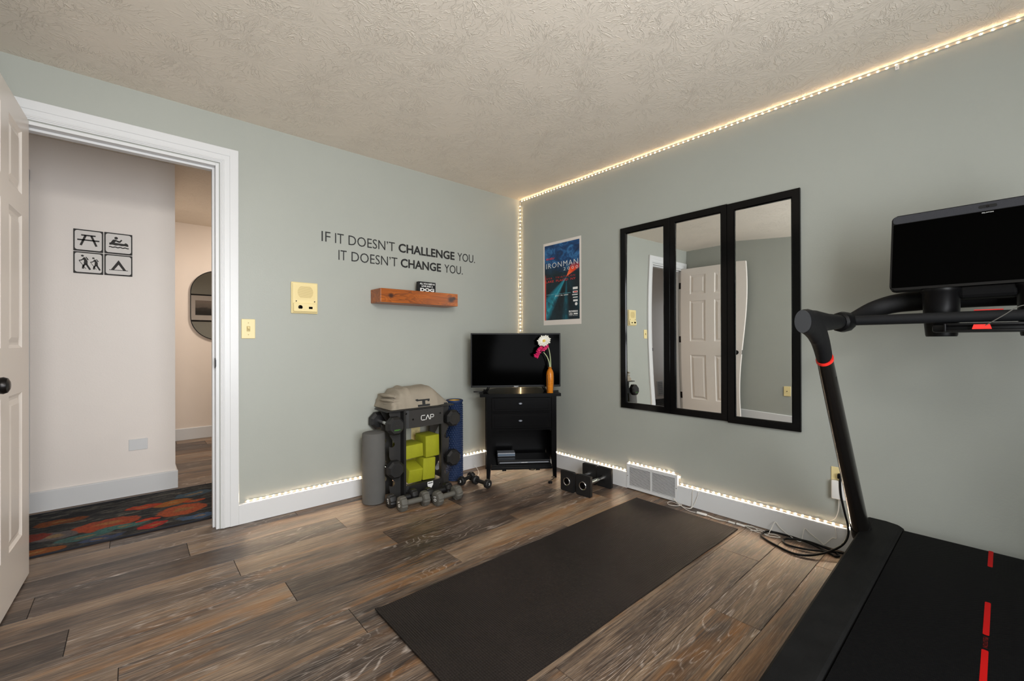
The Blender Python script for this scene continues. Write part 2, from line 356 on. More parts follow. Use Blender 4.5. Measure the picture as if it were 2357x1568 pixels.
def photo_mat():
    m, nt, b = new_mat('monochrome_landscape_print')
    uv = N(nt, 'ShaderNodeUVMap', uv_map='uv').outputs[0]
    s = N(nt, 'ShaderNodeSeparateXYZ'); lk(nt, uv, s.inputs[0])
    n1 = noise_n(nt, mapping(nt, uv, (5, 5, 1)), 1.0, 5, 0.6)
    y = math_n(nt, 'ADD', s.outputs[1], math_n(nt, 'MULTIPLY', math_n(nt, 'SUBTRACT', n1, 0.5), 0.35))
    lk(nt, ramp(nt, y, [(0.2, srgb((30, 28, 26))), (0.45, srgb((66, 62, 60))), (0.55, srgb((120, 112, 106))), (0.9, srgb((150, 140, 132)))]), b.inputs['Base Color'])
    return m
M_photo = photo_mat()

# ------------------------------------------------------------------ mesh helpers
def BM(): return bmesh.new()
def bxm(bm, mat4, size, bevel=0.0, seg=2):
    r = bmesh.ops.create_cube(bm, size=1.0, matrix=mat4 @ Matrix.Diagonal((*size, 1)))
    if bevel > 0:
        es = set()
        for v in r['verts']: es.update(v.link_edges)
        bmesh.ops.bevel(bm, geom=list(es), offset=min(bevel, min(size)*0.49), segments=seg, profile=0.5, affect='EDGES', clamp_overlap=True)
def box(bm, c, s, bevel=0.0, rot=None, seg=2):
    m = Matrix.Translation(c)
    if rot: m = m @ Matrix.Rotation(rot[2], 4, 'Z') @ Matrix.Rotation(rot[1], 4, 'Y') @ Matrix.Rotation(rot[0], 4, 'X')
    bxm(bm, m, s, bevel, seg); return bm
def b2(bm, lo, hi, bevel=0.0, seg=2):
    c = [(a+b)/2 for a, b in zip(lo, hi)]; s = [abs(b-a) for a, b in zip(lo, hi)]
    return box(bm, c, s, bevel, None, seg)
def frame_of(d):
    d = Vector(d).normalized(); a = Vector((0, 0, 1)) if abs(d.z) < 0.95 else Vector((1, 0, 0))
    x = a.cross(d).normalized(); y = d.cross(x).normalized(); return x, y, d
def lathe(bm, prof, origin=(0, 0, 0), axis=(0, 0, 1), n=24, cap=True, phase=0.0, sx=1.0, sy=1.0):
    x, y, d = frame_of(axis); o = Vector(origin); rings = []
    for r, h in prof:
        rings.append([bm.verts.new(o + d*h + x*(math.cos(phase+2*PI*i/n)*r*sx) + y*(math.sin(phase+2*PI*i/n)*r*sy)) for i in range(n)])
    for a, b in zip(rings, rings[1:]):
        for i in range(n): bm.faces.new((a[i], a[(i+1) % n], b[(i+1) % n], b[i]))
    if cap: bm.faces.new(list(reversed(rings[0]))); bm.faces.new(rings[-1])
    return bm
def cyl(bm, p0, p1, r, n=16, bev=0.0, phase=0.0):
    p0 = Vector(p0); p1 = Vector(p1); L = (p1-p0).length
    prof = [(r, 0), (r, L)] if bev <= 0 else [(r-bev, 0), (r, bev), (r, L-bev), (r-bev, L)]
    return lathe(bm, prof, p0, p1-p0, n, phase=phase)
def smooth_path(pts, n=8):
    P = [Vector(p) for p in pts]; out = []
    for i in range(len(P)-1):
        p0 = P[max(i-1, 0)]; p1 = P[i]; p2 = P[i+1]; p3 = P[min(i+2, len(P)-1)]
        for k in range(n):
            t = k/n
            out.append(0.5*((2*p1) + (-p0+p2)*t + (2*p0-5*p1+4*p2-p3)*t*t + (-p0+3*p1-3*p2+p3)*t**3))
    out.append(P[-1]); return out
def tube(bm, pts, r, n=8, smooth=8, ry=None, up=None):
    """r: number or list of radii along the given points; ry: second half-axis (along `up`)"""
    npt = len(pts)
    path = smooth_path(pts, smooth) if smooth > 1 else [Vector(p) for p in pts]
    def lerp(L, t):
        if not isinstance(L, (list, tuple)): return L
        f = t*(len(L)-1); i = min(int(f), len(L)-2); return L[i]*(1-(f-i)) + L[i+1]*(f-i)
    rings = []; prevx = None
    for i, p in enumerate(path):
        d = (path[min(i+1, len(path)-1)] - path[max(i-1, 0)]).normalized()
        if up is not None:
            y = Vector(up); y = (y - d*y.dot(d)).normalized(); x = y.cross(d)
        elif prevx is None: x, y, _ = frame_of(d)
        else:
            x = (prevx - d*prevx.dot(d)).normalized(); y = d.cross(x)
        prevx = x; t = i/(len(path)-1)
        ra = lerp(r, t); rb = lerp(ry, t) if ry is not None else ra
        rings.append([bm.verts.new(p + x*math.cos(2*PI*k/n)*ra + y*math.sin(2*PI*k/n)*rb) for k in range(n)])
    for a, b in zip(rings, rings[1:]):
        for k in range(n): bm.faces.new((a[k], a[(k+1) % n], b[(k+1) % n], b[k]))
    bm.faces.new(list(reversed(rings[0]))); bm.faces.new(rings[-1]); return bm
def prism(bm, pts2, z0, z1, M=Matrix.Identity(4)):
    lo = [bm.verts.new(M @ Vector((p[0], p[1], z0))) for p in pts2]; hi = [bm.verts.new(M @ Vector((p[0], p[1], z1))) for p in pts2]
    n = len(pts2)
    bm.faces.new(list(reversed(lo))); bm.faces.new(hi)
    for i in range(n): bm.faces.new((lo[i], lo[(i+1) % n], hi[(i+1) % n], hi[i]))
    return bm
def rrect(x0, y0, x1, y1, r, k=5):
    out = []
    for cx, cy, a in ((x1-r, y1-r, 0), (x0+r, y1-r, 90), (x0+r, y0+r, 180), (x1-r, y0+r, 270)):
        for i in range(k+1):
            t = math.radians(a + 90*i/k); out.append((cx+r*math.cos(t), cy+r*math.sin(t)))
    return out
def ribbon(bm, pts, w, z0, z1, M=Matrix.Identity(4), joints=True):
    for a, b in zip(pts, pts[1:]):
        a = Vector(a); b = Vector(b); d = (b-a).normalized(); nn = Vector((-d.y, d.x))*w/2
        prism(bm, [a-nn, b-nn, b+nn, a+nn], z0, z1, M)
    if joints:
        for p in pts[1:-1]:
            prism(bm, [(p[0]+w/2*math.cos(t*PI/5), p[1]+w/2*math.sin(t*PI/5)) for t in range(10)], z0, z1, M)
    return bm
def obj(name, bm, mat, parent=None, smooth=False, angle=40):
    bmesh.ops.recalc_face_normals(bm, faces=bm.faces)
    me = bpy.data.meshes.new(name); bm.to_mesh(me); bm.free()
    me.materials.append(mat)
    if smooth:
        for p in me.polygons: p.use_smooth = True
        me.set_sharp_from_angle(angle=math.radians(angle))
    o = bpy.data.objects.new(name, me); COL.objects.link(o)
    if parent: o.parent = parent
    return o
def tag(o, label, cat, group=None):
    o['label'] = label; o['category'] = cat
    if group: o['group'] = group
    return o
def thing(name, label, cat, loc=(0, 0, 0), rotz=0, group=None):
    o = bpy.data.objects.new(name, None); COL.objects.link(o); o.empty_display_size = 0.05
    o.location = loc; o.rotation_euler = (0, 0, rotz); return tag(o, label, cat, group)
def struct(name, bm, mat, smooth=False, parent=None):
    o = obj(name, bm, mat, parent, smooth)
    if not parent: o['kind'] = 'structure'
    return o
def dup(root, loc, rotz=None, label=None, group=None, matrix=None):
    r = root.copy(); COL.objects.link(r)
    if matrix is not None: r.matrix_world = matrix
    else:
        r.location = loc
        if rotz is not None: r.rotation_euler = (root.rotation_euler[0], root.rotation_euler[1], rotz)
    if label: r['label'] = label
    if group: r['group'] = group
    for ch in list(root.children):
        c = ch.copy(); COL.objects.link(c); c.parent = r
        for g in ch.children:
            d = g.copy(); COL.objects.link(d); d.parent = c
    return r
def WL(x, z, y=0.0):   # text plane on a wall that faces -y
    return Matrix(((1, 0, 0, x), (0, 0, -1, y), (0, 1, 0, z), (0, 0, 0, 1)))
def WR(y, z, x=0.0):   # text plane on a wall that faces -x
    return Matrix(((0, 0, -1, x), (-1, 0, 0, y), (0, 1, 0, z), (0, 0, 0, 1)))
def text_into(bm, body, w, h, M, depth=0.0012, offset=0.0, res=3, spacing=1.0):
    cu = bpy.data.curves.new('lettering', 'FONT'); cu.body = body; cu.size = 1.0; cu.extrude = 0.01; cu.offset = offset
    cu.resolution_u = res; cu.space_character = spacing
    o = bpy.data.objects.new('lettering', cu); COL.objects.link(o)
    dg = bpy.context.evaluated_depsgraph_get(); me = bpy.data.meshes.new_from_object(o.evaluated_get(dg))
    xs = [v.co.x for v in me.vertices]; ys = [v.co.y for v in me.vertices]
    x0, x1, y0, y1 = min(xs), max(xs), min(ys), max(ys)
    S = Matrix.Diagonal((w/(x1-x0), h/(y1-y0), depth/0.02, 1)) @ Matrix.Translation((-x0, -y0, 0.01))
    me.transform(M @ S); bm.from_mesh(me)
    bpy.data.objects.remove(o); bpy.data.curves.remove(cu); bpy.data.meshes.remove(me)
    return bm
def uvquad(bm, pts, name='uv'):
    lay = bm.loops.layers.uv.new(name) if name not in bm.loops.layers.uv else bm.loops.layers.uv[name]
    f = bm.faces.new([bm.verts.new(p) for p in pts])
    for l, c in zip(f.loops, ((0, 0), (1, 0), (1, 1), (0, 1))): l[lay].uv = c
    return f

H = 2.342; XB = -3.17; YN = -3.9
JL, JR, JH = -3.062, -2.302, 2.062      # door opening in the left wall
TW = 0.115                               # wall thickness
# ================================================================== ROOM SHELL
bm = BM()
b2(bm, (JR, 0, 0), (0.12, TW, H)); b2(bm, (XB-0.12, 0, 0), (JL, TW, H)); b2(bm, (JL, 0, JH), (JR, TW, H))
struct('wall_left', bm, M_wall)
struct('wall_right', b2(BM(), (0, YN-0.12, 0), (0.12, 0, H)), M_wall)
struct('wall_back', b2(BM(), (XB-0.12, YN-0.12, 0), (XB, 0, H)), M_wall)
bm = BM()
wx0, wx1, wz0, wz1 = -2.9, -1.4, 0.55, 1.95
b2(bm, (XB, YN-0.12, 0), (wx0, YN, H)); b2(bm, (wx1, YN-0.12, 0), (0, YN, H)); b2(bm, (wx0, YN-0.12, 0), (wx1, YN, wz0)); b2(bm, (wx0, YN-0.12, wz1), (wx1, YN, H))
struct('wall_near', bm, M_wall)
bm = BM()
for (a, b_, c, d) in ((wx0, wx0+.05, wz0, wz1), (wx1-.05, wx1, wz0, wz1), (wx0, wx1, wz0, wz0+.05), (wx0, wx1, wz1-.05, wz1), (-2.17, -2.13, wz0, wz1)):
    b2(bm, (a, YN-0.06, c), (b_, YN-0.01, d), 0.004)
struct('added_window_1', bm, M_white)  # frame of the unseen window added along with its fill light
struct('ceiling', b2(BM(), (-6.2, YN-0.12, H), (0.4, 3.1, H+0.1)), M_ceil)

# floor: every plank has its own joint, tone and grain offset
rng = random.Random(4)
def build_floor():
    bm = BM(); uvl = bm.loops.layers.uv.new('plank'); cl = bm.loops.layers.float_color.new('tone')
    w = 0.1875; L = 1.216; g = 0.0009
    known = {-1: -1.915, 0: -2.457, 1: -0.541, 2: -2.303, 3: -2.845, 4: -2.167, 5: -1.488, 6: -2.03, 7: -0.7, 8: -1.9, 9: -1.107, 10: -1.643, 11: -0.957, 12: -0.27}
    tones = {(0, -2.457): (.62, .55), (0, -3.673): (.2, .1), (1, -1.757): (.62, .5), (1, -2.973): (.22, .2), (1, -0.541): (.5, .4), (2, -2.303): (.72, .7), (2, -3.519): (.55, .5), (2, -1.087): (.18, .3),
             (3, -2.845): (.60, .75), (3, -4.061): (.10, .1), (3, -1.629): (.36, .2), (4, -2.167): (.22, .1), (4, -3.383): (.62, .85), (4, -0.951): (.4, .3), (5, -2.704): (.45, .85), (5, -1.488): (.75, 1.0), (5, -0.272): (.5, .4),
             (6, -2.03): (.40, .4), (6, -3.246): (.5, .9), (7, -1.916): (.3, .3), (7, -3.132): (.28, .5), (8, -1.9): (.55, .9), (9, -1.107): (.62, .9), (9, -2.323): (.55, 1.0), (10, -1.643): (.5, .1), (10, -0.427): (.6, .15),
             (11, -2.173): (.62, 1.0), (11, -0.957): (.58, .2), (12, -1.486): (.55, .6), (12, -0.27): (.6, .35)}
    for r in range(-17, 21):
        y1 = -0.085 - w*r; y0 = y1 - w
        j = known.get(r, rng.uniform(-L, 0))
        k0 = math.floor((-5.6 - j)/L)
        for k in range(k0, k0+7):
            x0 = j + k*L; x1 = x0 + L
            if x0 > 0.3 or x1 < -5.5: continue
            if y0 > 3.0: continue
            t = None
            for (rr, xx), v in tones.items():
                if rr == r and abs(xx - x0) < 0.05: t = v
            if t is None: t = (rng.uniform(.15, .8), rng.uniform(0, .9))
            ou, ov = rng.uniform(0, 90), rng.uniform(0, 90)
            s = 0.0006; P = []
            for (ax, ay, az) in ((x0+g, y0+g, -.002), (x1-g, y0+g, -.002), (x1-g, y1-g, -.002), (x0+g, y1-g, -.002), (x0+g+s, y0+g+s, 0), (x1-g-s, y0+g+s, 0), (x1-g-s, y1-g-s, 0), (x0+g+s, y1-g-s, 0)):
                P.append(bm.verts.new((ax, ay, az)))
            for idx in ((4, 5, 6, 7), (0, 1, 5, 4), (1, 2, 6, 5), (2, 3, 7, 6), (3, 0, 4, 7)):
                f = bm.faces.new([P[i] for i in idx])
                for l in f.loops:
                    l[uvl].uv = (l.vert.co.x - x0 + ou, l.vert.co.y - y0 + ov)
                    l[cl] = (t[0], t[1], 0, 1)
    v = [bm.verts.new(p) for p in ((-6.2, -4.1, -.0021), (0.4, -4.1, -.0021), (0.4, 3.1, -.0021), (-6.2, 3.1, -.0021))]
    f = bm.faces.new(v); f.material_index = 1
    v = [bm.verts.new(p) for p in ((-6.2, -4.1, -.08), (0.4, -4.1, -.08), (0.4, 3.1, -.08), (-6.2, 3.1, -.08))]
    f = bm.faces.new(v); f.material_index = 1
    me = bpy.data.meshes.new('floor'); bm.to_mesh(me); bm.free()
    me.materials.append(M_floor); me.materials.append(M_dark)
    o = bpy.data.objects.new('floor', me); COL.objects.link(o); o['kind'] = 'structure'; return o
build_floor()

# baseboards with an eased top edge
def baseboard(name, p0, p1, nrm, h=0.117, t=0.014, mat=M_white):
    p0 = Vector((*p0, 0)); p1 = Vector((*p1, 0)); n = Vector((*nrm, 0))
    prof = [(0, 0.002), (t, 0.002), (t, h-0.006), (t-0.002, h-0.002), (t-0.005, h), (0, h)]
    bm = BM(); A = [bm.verts.new(p0 + n*a + Vector((0, 0, z))) for a, z in prof]; B = [bm.verts.new(p1 + n*a + Vector((0, 0, z))) for a, z in prof]
    for i in range(len(prof)):
        j = (i+1) % len(prof); bm.faces.new((A[i], A[j], B[j], B[i]))
    bm.faces.new(list(reversed(A))); bm.faces.new(B)
    return struct(name, bm, mat)
baseboard('baseboard_left', (-2.214, 0), (0, 0), (0, -1))
baseboard('baseboard_right', (0, -0.014), (0, -1.137), (-1, 0))
baseboard('baseboard_right_front', (0, -1.523), (0, YN), (-1, 0))
baseboard('baseboard_back', (XB, 0), (XB, YN), (1, 0), 0.13)
baseboard('baseboard_near', (XB, YN), (0, YN), (0, 1))

# door casing with a stepped colonial profile
def casing(name, y, side):
    bm = BM(); s = side
    for (x0, x1, t) in ((0.0, 0.09, 0.010), (0.006, 0.084, 0.014), (0.045, 0.088, 0.018), (0.012, 0.020, 0.017)):
        for jx, sg in ((JR+0.004, 1), (JL-0.004, -1)):
            b2(bm, (jx+sg*x0, y, 0.002), (jx+sg*x1, y+s*t, JH+0.004+x1), 0.002, 1)
        b2(bm, (JL-0.004-x1+0.0003, y, JH+0.004+x0), (JR+0.004+x1-0.0003, y+s*(t-0.0002), JH+0.004+x1), 0.002, 1)
    return struct(name, bm, M_white)
casing('trim_1', 0.0, -1)
casing('trim_2', TW, 1)
bm = BM()   # jamb lining and stops
b2(bm, (JR-0.016, -0.002, 0.002), (JR, TW+0.002, JH), 0.001); b2(bm, (JL, -0.002, 0.002), (JL+0.016, TW+0.002, JH), 0.001); b2(bm, (JL+.016, -0.002, JH-0.016), (JR-.016, TW+0.002, JH), 0.001)
b2(bm, (JR-0.027, 0.04, 0.002), (JR-0.016, 0.075, JH-0.016), 0.001); b2(bm, (JL+0.016, 0.04, 0.002), (JL+0.027, 0.075, JH-0.016), 0.001); b2(bm, (JL+.027, 0.04, JH-0.028), (JR-.027, 0.075, JH-0.016), 0.001)
jamb = struct('trim_3', bm, M_white)
bm = BM(); prism(bm, [(-.003, -.028), (.012, -.028), (.020, -.018), (.022, 0), (.020, .018), (.012, .028), (-.003, .028)], 0, 0.004, Matrix.Translation((JR-0.0165, 0.004, 0.933)) @ Matrix.Rotation(PI/2, 4, 'Y').to_4x4() @ Matrix.Rotation(PI/2, 4, 'Z'))
bm.free()
bm = BM(); box(bm, (JR-0.0175, 0.018, 0.935), (0.003, 0.030, 0.058), 0.001); box(bm, (JR-0.0180, -0.003, 0.935), (0.006, 0.012, 0.040), 0.002)
obj('strike_plate', bm, M_bronze, jamb)
for z in (0.26, 1.06, 1.83): obj('hinge_leaf', box(BM(), (JL+0.017, 0.018, z), (0.003, 0.034, 0.09), 0.0005), M_bronze, jamb)

# six panel doors
def door_leaf(name, width, parent=None):
    """leaf in x 0..width, faces at y = +-0.0175, z 0..2.045; recessed raised panels on both faces"""
    T = 0.0175; xs = [(0.126, 0.335), (0.447, 0.656)]; zs = [(0.215, 0.832), (1.022, 1.592), (1.682, 1.953)]
    if width < 0.7: xs = [(0.1, 0.27), (0.37, 0.54)]
    bm = BM(); Hd = 2.05
    gx = [0] + [v for p in xs for v in p] + [width]; gz = [0] + [v for p in zs for v in p] + [Hd]
    for s in (-1, 1):
        for i in range(len(gx)-1):
            for j in range(len(gz)-1):
                a0, a1, c0, c1 = gx[i], gx[i+1], gz[j], gz[j+1]
                pan = (i % 2 == 1) and (j % 2 == 1)
                if not pan:
                    f = [bm.verts.new((x, s*T, z)) for x, z in ((a0, c0), (a1, c0), (a1, c1), (a0, c1))]; bm.faces.new(f)
                else:
                    loops = []
                    for ins, dep in ((0, 0), (0.004, 0.003), (0.012, 0.008), (0.022, 0.009), (0.040, 0.003), (0.043, 0.002)):
                        loops.append([bm.verts.new((x, s*(T-dep), z)) for x, z in ((a0+ins, c0+ins), (a1-ins, c0+ins), (a1-ins, c1-ins), (a0+ins, c1-ins))])
                    for A, B in zip(loops, loops[1:]):
                        for k in range(4): bm.faces.new((A[k], A[(k+1) % 4], B[(k+1) % 4], B[k]))
                    bm.faces.new(loops[-1])
    for (p, q) in (((0, 0), (width, 0)), ((width, 0), (width, Hd)), ((width, Hd), (0, Hd)), ((0, Hd), (0, 0))):
        bm.faces.new([bm.verts.new(v) for v in ((p[0], -T, p[1]), (q[0], -T, q[1]), (q[0], T, q[1]), (p[0], T, p[1]))])
    bmesh.ops.remove_doubles(bm, verts=bm.verts, dist=0.0002)
    return struct(name, bm, M_door)
def knob_bm(o, d, r=0.027):
    bm = BM(); lathe(bm, [(0.031, 0), (0.031, 0.004), (0.026, 0.008), (0.011, 0.012), (0.010, 0.030), (0.016, 0.036), (r, 0.046), (r*1.06, 0.056), (r*0.9, 0.066), (r*0.5, 0.071), (0.004, 0.0715)], o, d, 28)
    return bm
dr = door_leaf('door_1', 0.775)
# local +x runs from hinge to latch; the visible face (local y = +T after rotation) looks to +x
dang = math.atan2(-1.0, -0.037)
dr.rotation_euler = (0, 0, dang); nvec = Vector((-math.sin(dang), math.cos(dang)))
if nvec.x < 0: nvec = -nvec; sgn = -1
else: sgn = 1
dr.location = (-3.022 - nvec.x*0.0175, -0.004 - nvec.y*0.0175, 0.010)
obj('door_knob', knob_bm((0.712, 0.0175*sgn, 0.90), (0, sgn, 0)), M_bronze, dr, True)
obj('door_knob', knob_bm((0.712, -0.0175*sgn, 0.90), (0, -sgn, 0)), M_bronze, dr, True)
obj('latch_plate', box(BM(), (0.7755, 0, 0.90), (0.002, 0.024, 0.056), 0.0005), M_chrome, dr)
for z in (0.25, 1.05, 1.82):
    bm = BM(); cyl(bm, (-0.004, -sgn*0.023, z-0.045), (-0.004, -sgn*0.023, z+0.045), 0.006, 12); box(bm, (-0.0012, -sgn*0.004, z), (0.002, 0.034, 0.088), 0.0005)
    obj('hinge', bm, M_bronze, dr, True)

# ---- hallway
HY = 1.048; HX = -2.437
bm = BM(); b2(bm, (-5.4, HY, 0), (HX, 3.0, H)); struct('wall_hall', bm, M_hall)
struct('wall_hall_far', b2(BM(), (HX, 2.915, 0), (0.12, 3.03, H)), M_farw)
struct('wall_hall_right', b2(BM(), (-0.02, TW, 0), (0.12, 2.915, H)), M_farw)
struct('wall_hall_back', b2(BM(), (XB-0.12-2.2, 0.0, 0), (XB-0.12, TW, H)), M_hall)
struct('wall_hall_end', b2(BM(), (-5.2, TW, 0), (-5.1, HY, H)), M_hall)
baseboard('baseboard_hall', (-3.19, HY), (HX+0.014, HY), (0, -1), 0.127, 0.016)
baseboard('baseboard_hall_end', (HX, HY+0.0005), (HX, 2.915), (1, 0), 0.127, 0.014)
baseboard('baseboard_hall_far', (HX+.014, 2.915), (-0.02, 2.915), (0, -1), 0.127, 0.014)
baseboard('baseboard_hall_back', (JR+0.1, TW), (-0.02, TW), (0, 1), 0.127, 0.014)
# casing and closed door further along the hallway wall
bm = BM(); b2(bm, (-3.225, HY-0.016, 0.002), (-3.145, HY, 2.12), 0.003); b2(bm, (-4.09, HY-0.016, 0.002), (-4.01, HY, 2.12), 0.003); b2(bm, (-4.09, HY-0.0155, 2.045), (-3.145, HY, 2.125), 0.003)
struct('trim_4', bm, M_white)
d2 = door_leaf('door_2', 0.775); d2.location = (-4.005, HY-0.006+0.0172, 0.008); d2.scale = (1, 1, 0.99)
obj('door_knob', knob_bm((0.07, -0.0175, 0.93), (0, -1, 0)), M_bronze, d2, True)

# ================================================================== WALL THINGS, LEFT WALL
# lettering
t = thing('wall_lettering', 'black vinyl two line quote lettering on the grey green wall above the wooden shelf', 'wall lettering', (-1.13, -0.001, 1.6))
def word(body, x0, x1, z0, hgt, off, nm='word'):
    bm = BM(); text_into(bm, body, x1-x0, hgt, WL(x0+1.13, z0-1.6, 0), 0.0012, off, 3); return obj(nm, bm, M_ink, t)
cap = 0.0655
word('IF', -1.747, -1.691, 1.7085, cap, -0.005); word('IT', -1.661, -1.604, 1.7085, cap, -0.005); word('DOESN\u2019T', -1.572, -1.236, 1.7085, cap, -0.005); word('CHALLENGE', -1.207, -0.719, 1.7085, cap, 0.024); word('YOU.', -0.690, -0.516, 1.7085, cap, -0.005)
word('IT', -1.639, -1.585, 1.600, cap, -0.005); word('DOESN\u2019T', -1.552, -1.216, 1.600, cap, -0.005); word('CHANGE', -1.190, -0.846, 1.600, cap, 0.024); word('YOU.', -0.814, -0.640, 1.600, cap, -0.005)

# intercom
t = thing('intercom_panel', 'ivory plastic intercom speaker panel on the wall beside the door', 'intercom', (-1.853, 0, 1.33))
bm = BM(); b2(bm, (-.078, -.012, -.098), (.078, 0, .098), .003); b2(bm, (-.072, -.020, -.094), (.074, -.010, .094), .004); obj('housing', bm, M_ivory, t)
bm = BM()
for k in range(30):
    z = -0.012 + k*0.0033
    b2(bm, (-.062, -.0212, z), (.064, -.0196, z+0.0013))
o = obj('speaker_slats', bm, M_ivory, t)
bm = BM(); 
for k in range(22):
    z = 0.035 + (k-10.5)*0.0033 + 0.0008; hw = math.sqrt(max(0, 0.046**2 - (z-0.035)**2))
    if hw > 0.01: b2(bm, (0.002-hw, -.0216, z), (0.002+hw, -.0200, z+0.0012))
obj('speaker_grille', bm, M_ivd, t)
bm = BM(); box(bm, (0.001, -0.024, -0.060), (.140, .012, .056), .005, (math.radians(-6), 0, 0)); obj('control_panel', bm, M_ivory, t)
bm = BM(); cyl(bm, (-.030, -.028, -.060), (-.030, -.040, -.060), .009, 20, .001); cyl(bm, (-.030, -.028, -.060), (-.030, -.031, -.060), .013, 20); obj('knob', bm, M_blk, t, True)
obj('button', box(BM(), (.030, -.032, -.062), (.022, .006, .014), .002), M_blk, t)
for x in (-.052, .056): obj('screw', cyl(BM(), (x, -.020, -.022), (x, -.024, -.022), .0035, 12), M_bronze, t)

# light switch
def wall_plate(name, label, M, w, h, kind):
    t = thing(name, label, 'switch' if kind == 'switch' else 'outlet'); t.matrix_world = M
    obj('cover_plate', box(BM(), (0, 0, .003), (w, h, .006), .0025), M_ivory, t)
    if kind == 'switch':
        obj('toggle_frame', box(BM(), (0, 0, .0065), (.018, .03, .003), .001), M_ivd, t)
        obj('toggle', box(BM(), (0, 0.004, .010), (.010, .014, .012), .002, (math.radians(-25), 0, 0)), M_ivory, t)
        for y in (-.03, .03): obj('screw', cyl(BM(), (0, y*1.15, .005), (0, y*1.15, .0072), .003, 10), M_ivd, t)
    elif kind == 'coax':
        obj('jack', cyl(BM(), (0, 0, .005), (0, 0, .012), .005, 12), M_chrome, t)
    else:
        for y in (.02, -.02):
            r = obj('receptacle', prism(BM(), rrect(-.016, y-.014, .016, y+.014, .008), .005, .0075), M_ivory, t)
            bm = BM(); b2(bm, (-.0075, y-.001, .0073), (-.0050, y+.007, .0080)); b2(bm, (.0050, y-.001, .0073), (.0075, y+.006, .0080)); cyl(bm, (0, y-.008, .0073), (0, y-.008, .0080), .0025, 10)
            obj('slots', bm, M_dark, r)
        obj('screw', cyl(BM(), (0, 0, .005), (0, 0, .0072), .0025, 10), M_ivd, t)
    return t
wall_plate('light_switch', 'ivory toggle light switch plate beside the white door casing', WL(-2.160, 1.131), .070, .114, 'switch')
wall_plate('power_outlet', 'ivory duplex outlet on the wall seen through the dumbbell rack', WL(-1.072, 0.365), .072, .116, 'outlet')
wall_plate('cable_outlet', 'ivory cable jack plate on the shaded wall, seen in the right mirror', Matrix(((0, 0, 1, XB), (1, 0, 0, -1.27), (0, 1, 0, 0.41), (0, 0, 0, 1))), .072, .114, 'coax')
# black hook on the shaded wall (mirror view)
t = thing('wall_hook', 'small black hook on the shaded wall, seen at the right mirror edge', 'hook', (XB, -1.40, 1.50))
bm = BM(); box(bm, (.004, 0, 0), (.008, .02, .05), .002); obj('plate', bm, M_matte, t)
bm = BM(); tube(bm, [(.008, 0, .01), (.05, 0, .0), (.07, 0, .02), (.075, 0, .045)], .005, 8); obj('hook', bm, M_matte, t, True)

# floating shelf + block sign
t = tag(obj('floating_shelf', box(BM(), (0, 0, 0), (.622, .16, .094), .003), M_shelf), 'stained knotty wood floating shelf under the black quote lettering', 'shelf')
t.location = (-1.107, -0.0805, 1.3685)
t = thing('block_sign', 'small black block sign with white dog slogan standing on the wooden shelf', 'sign', (-1.022, -0.075, 1.4165))
obj('block', box(BM(), (0, 0, .040), (.142, .035, .079), .001), M_blk2, t)
bm = BM(); Mz = WL(-.062, .058, -.0176); text_into(bm, 'ALL YOU NEED IS', .124, .013, Mz, .0006, .022); obj('lettering', bm, M_inkw, t); bm = BM()
text_into(bm, 'LOVE AND A', .094, .013, WL(-.047, .040, -.0176), .0006, .022); obj('lettering', bm, M_inkw, t); bm = BM(); text_into(bm, 'DOG', .118, .025, WL(-.059, .008, -.0176), .0006, .045)
obj('lettering', bm, M_inkw, t)

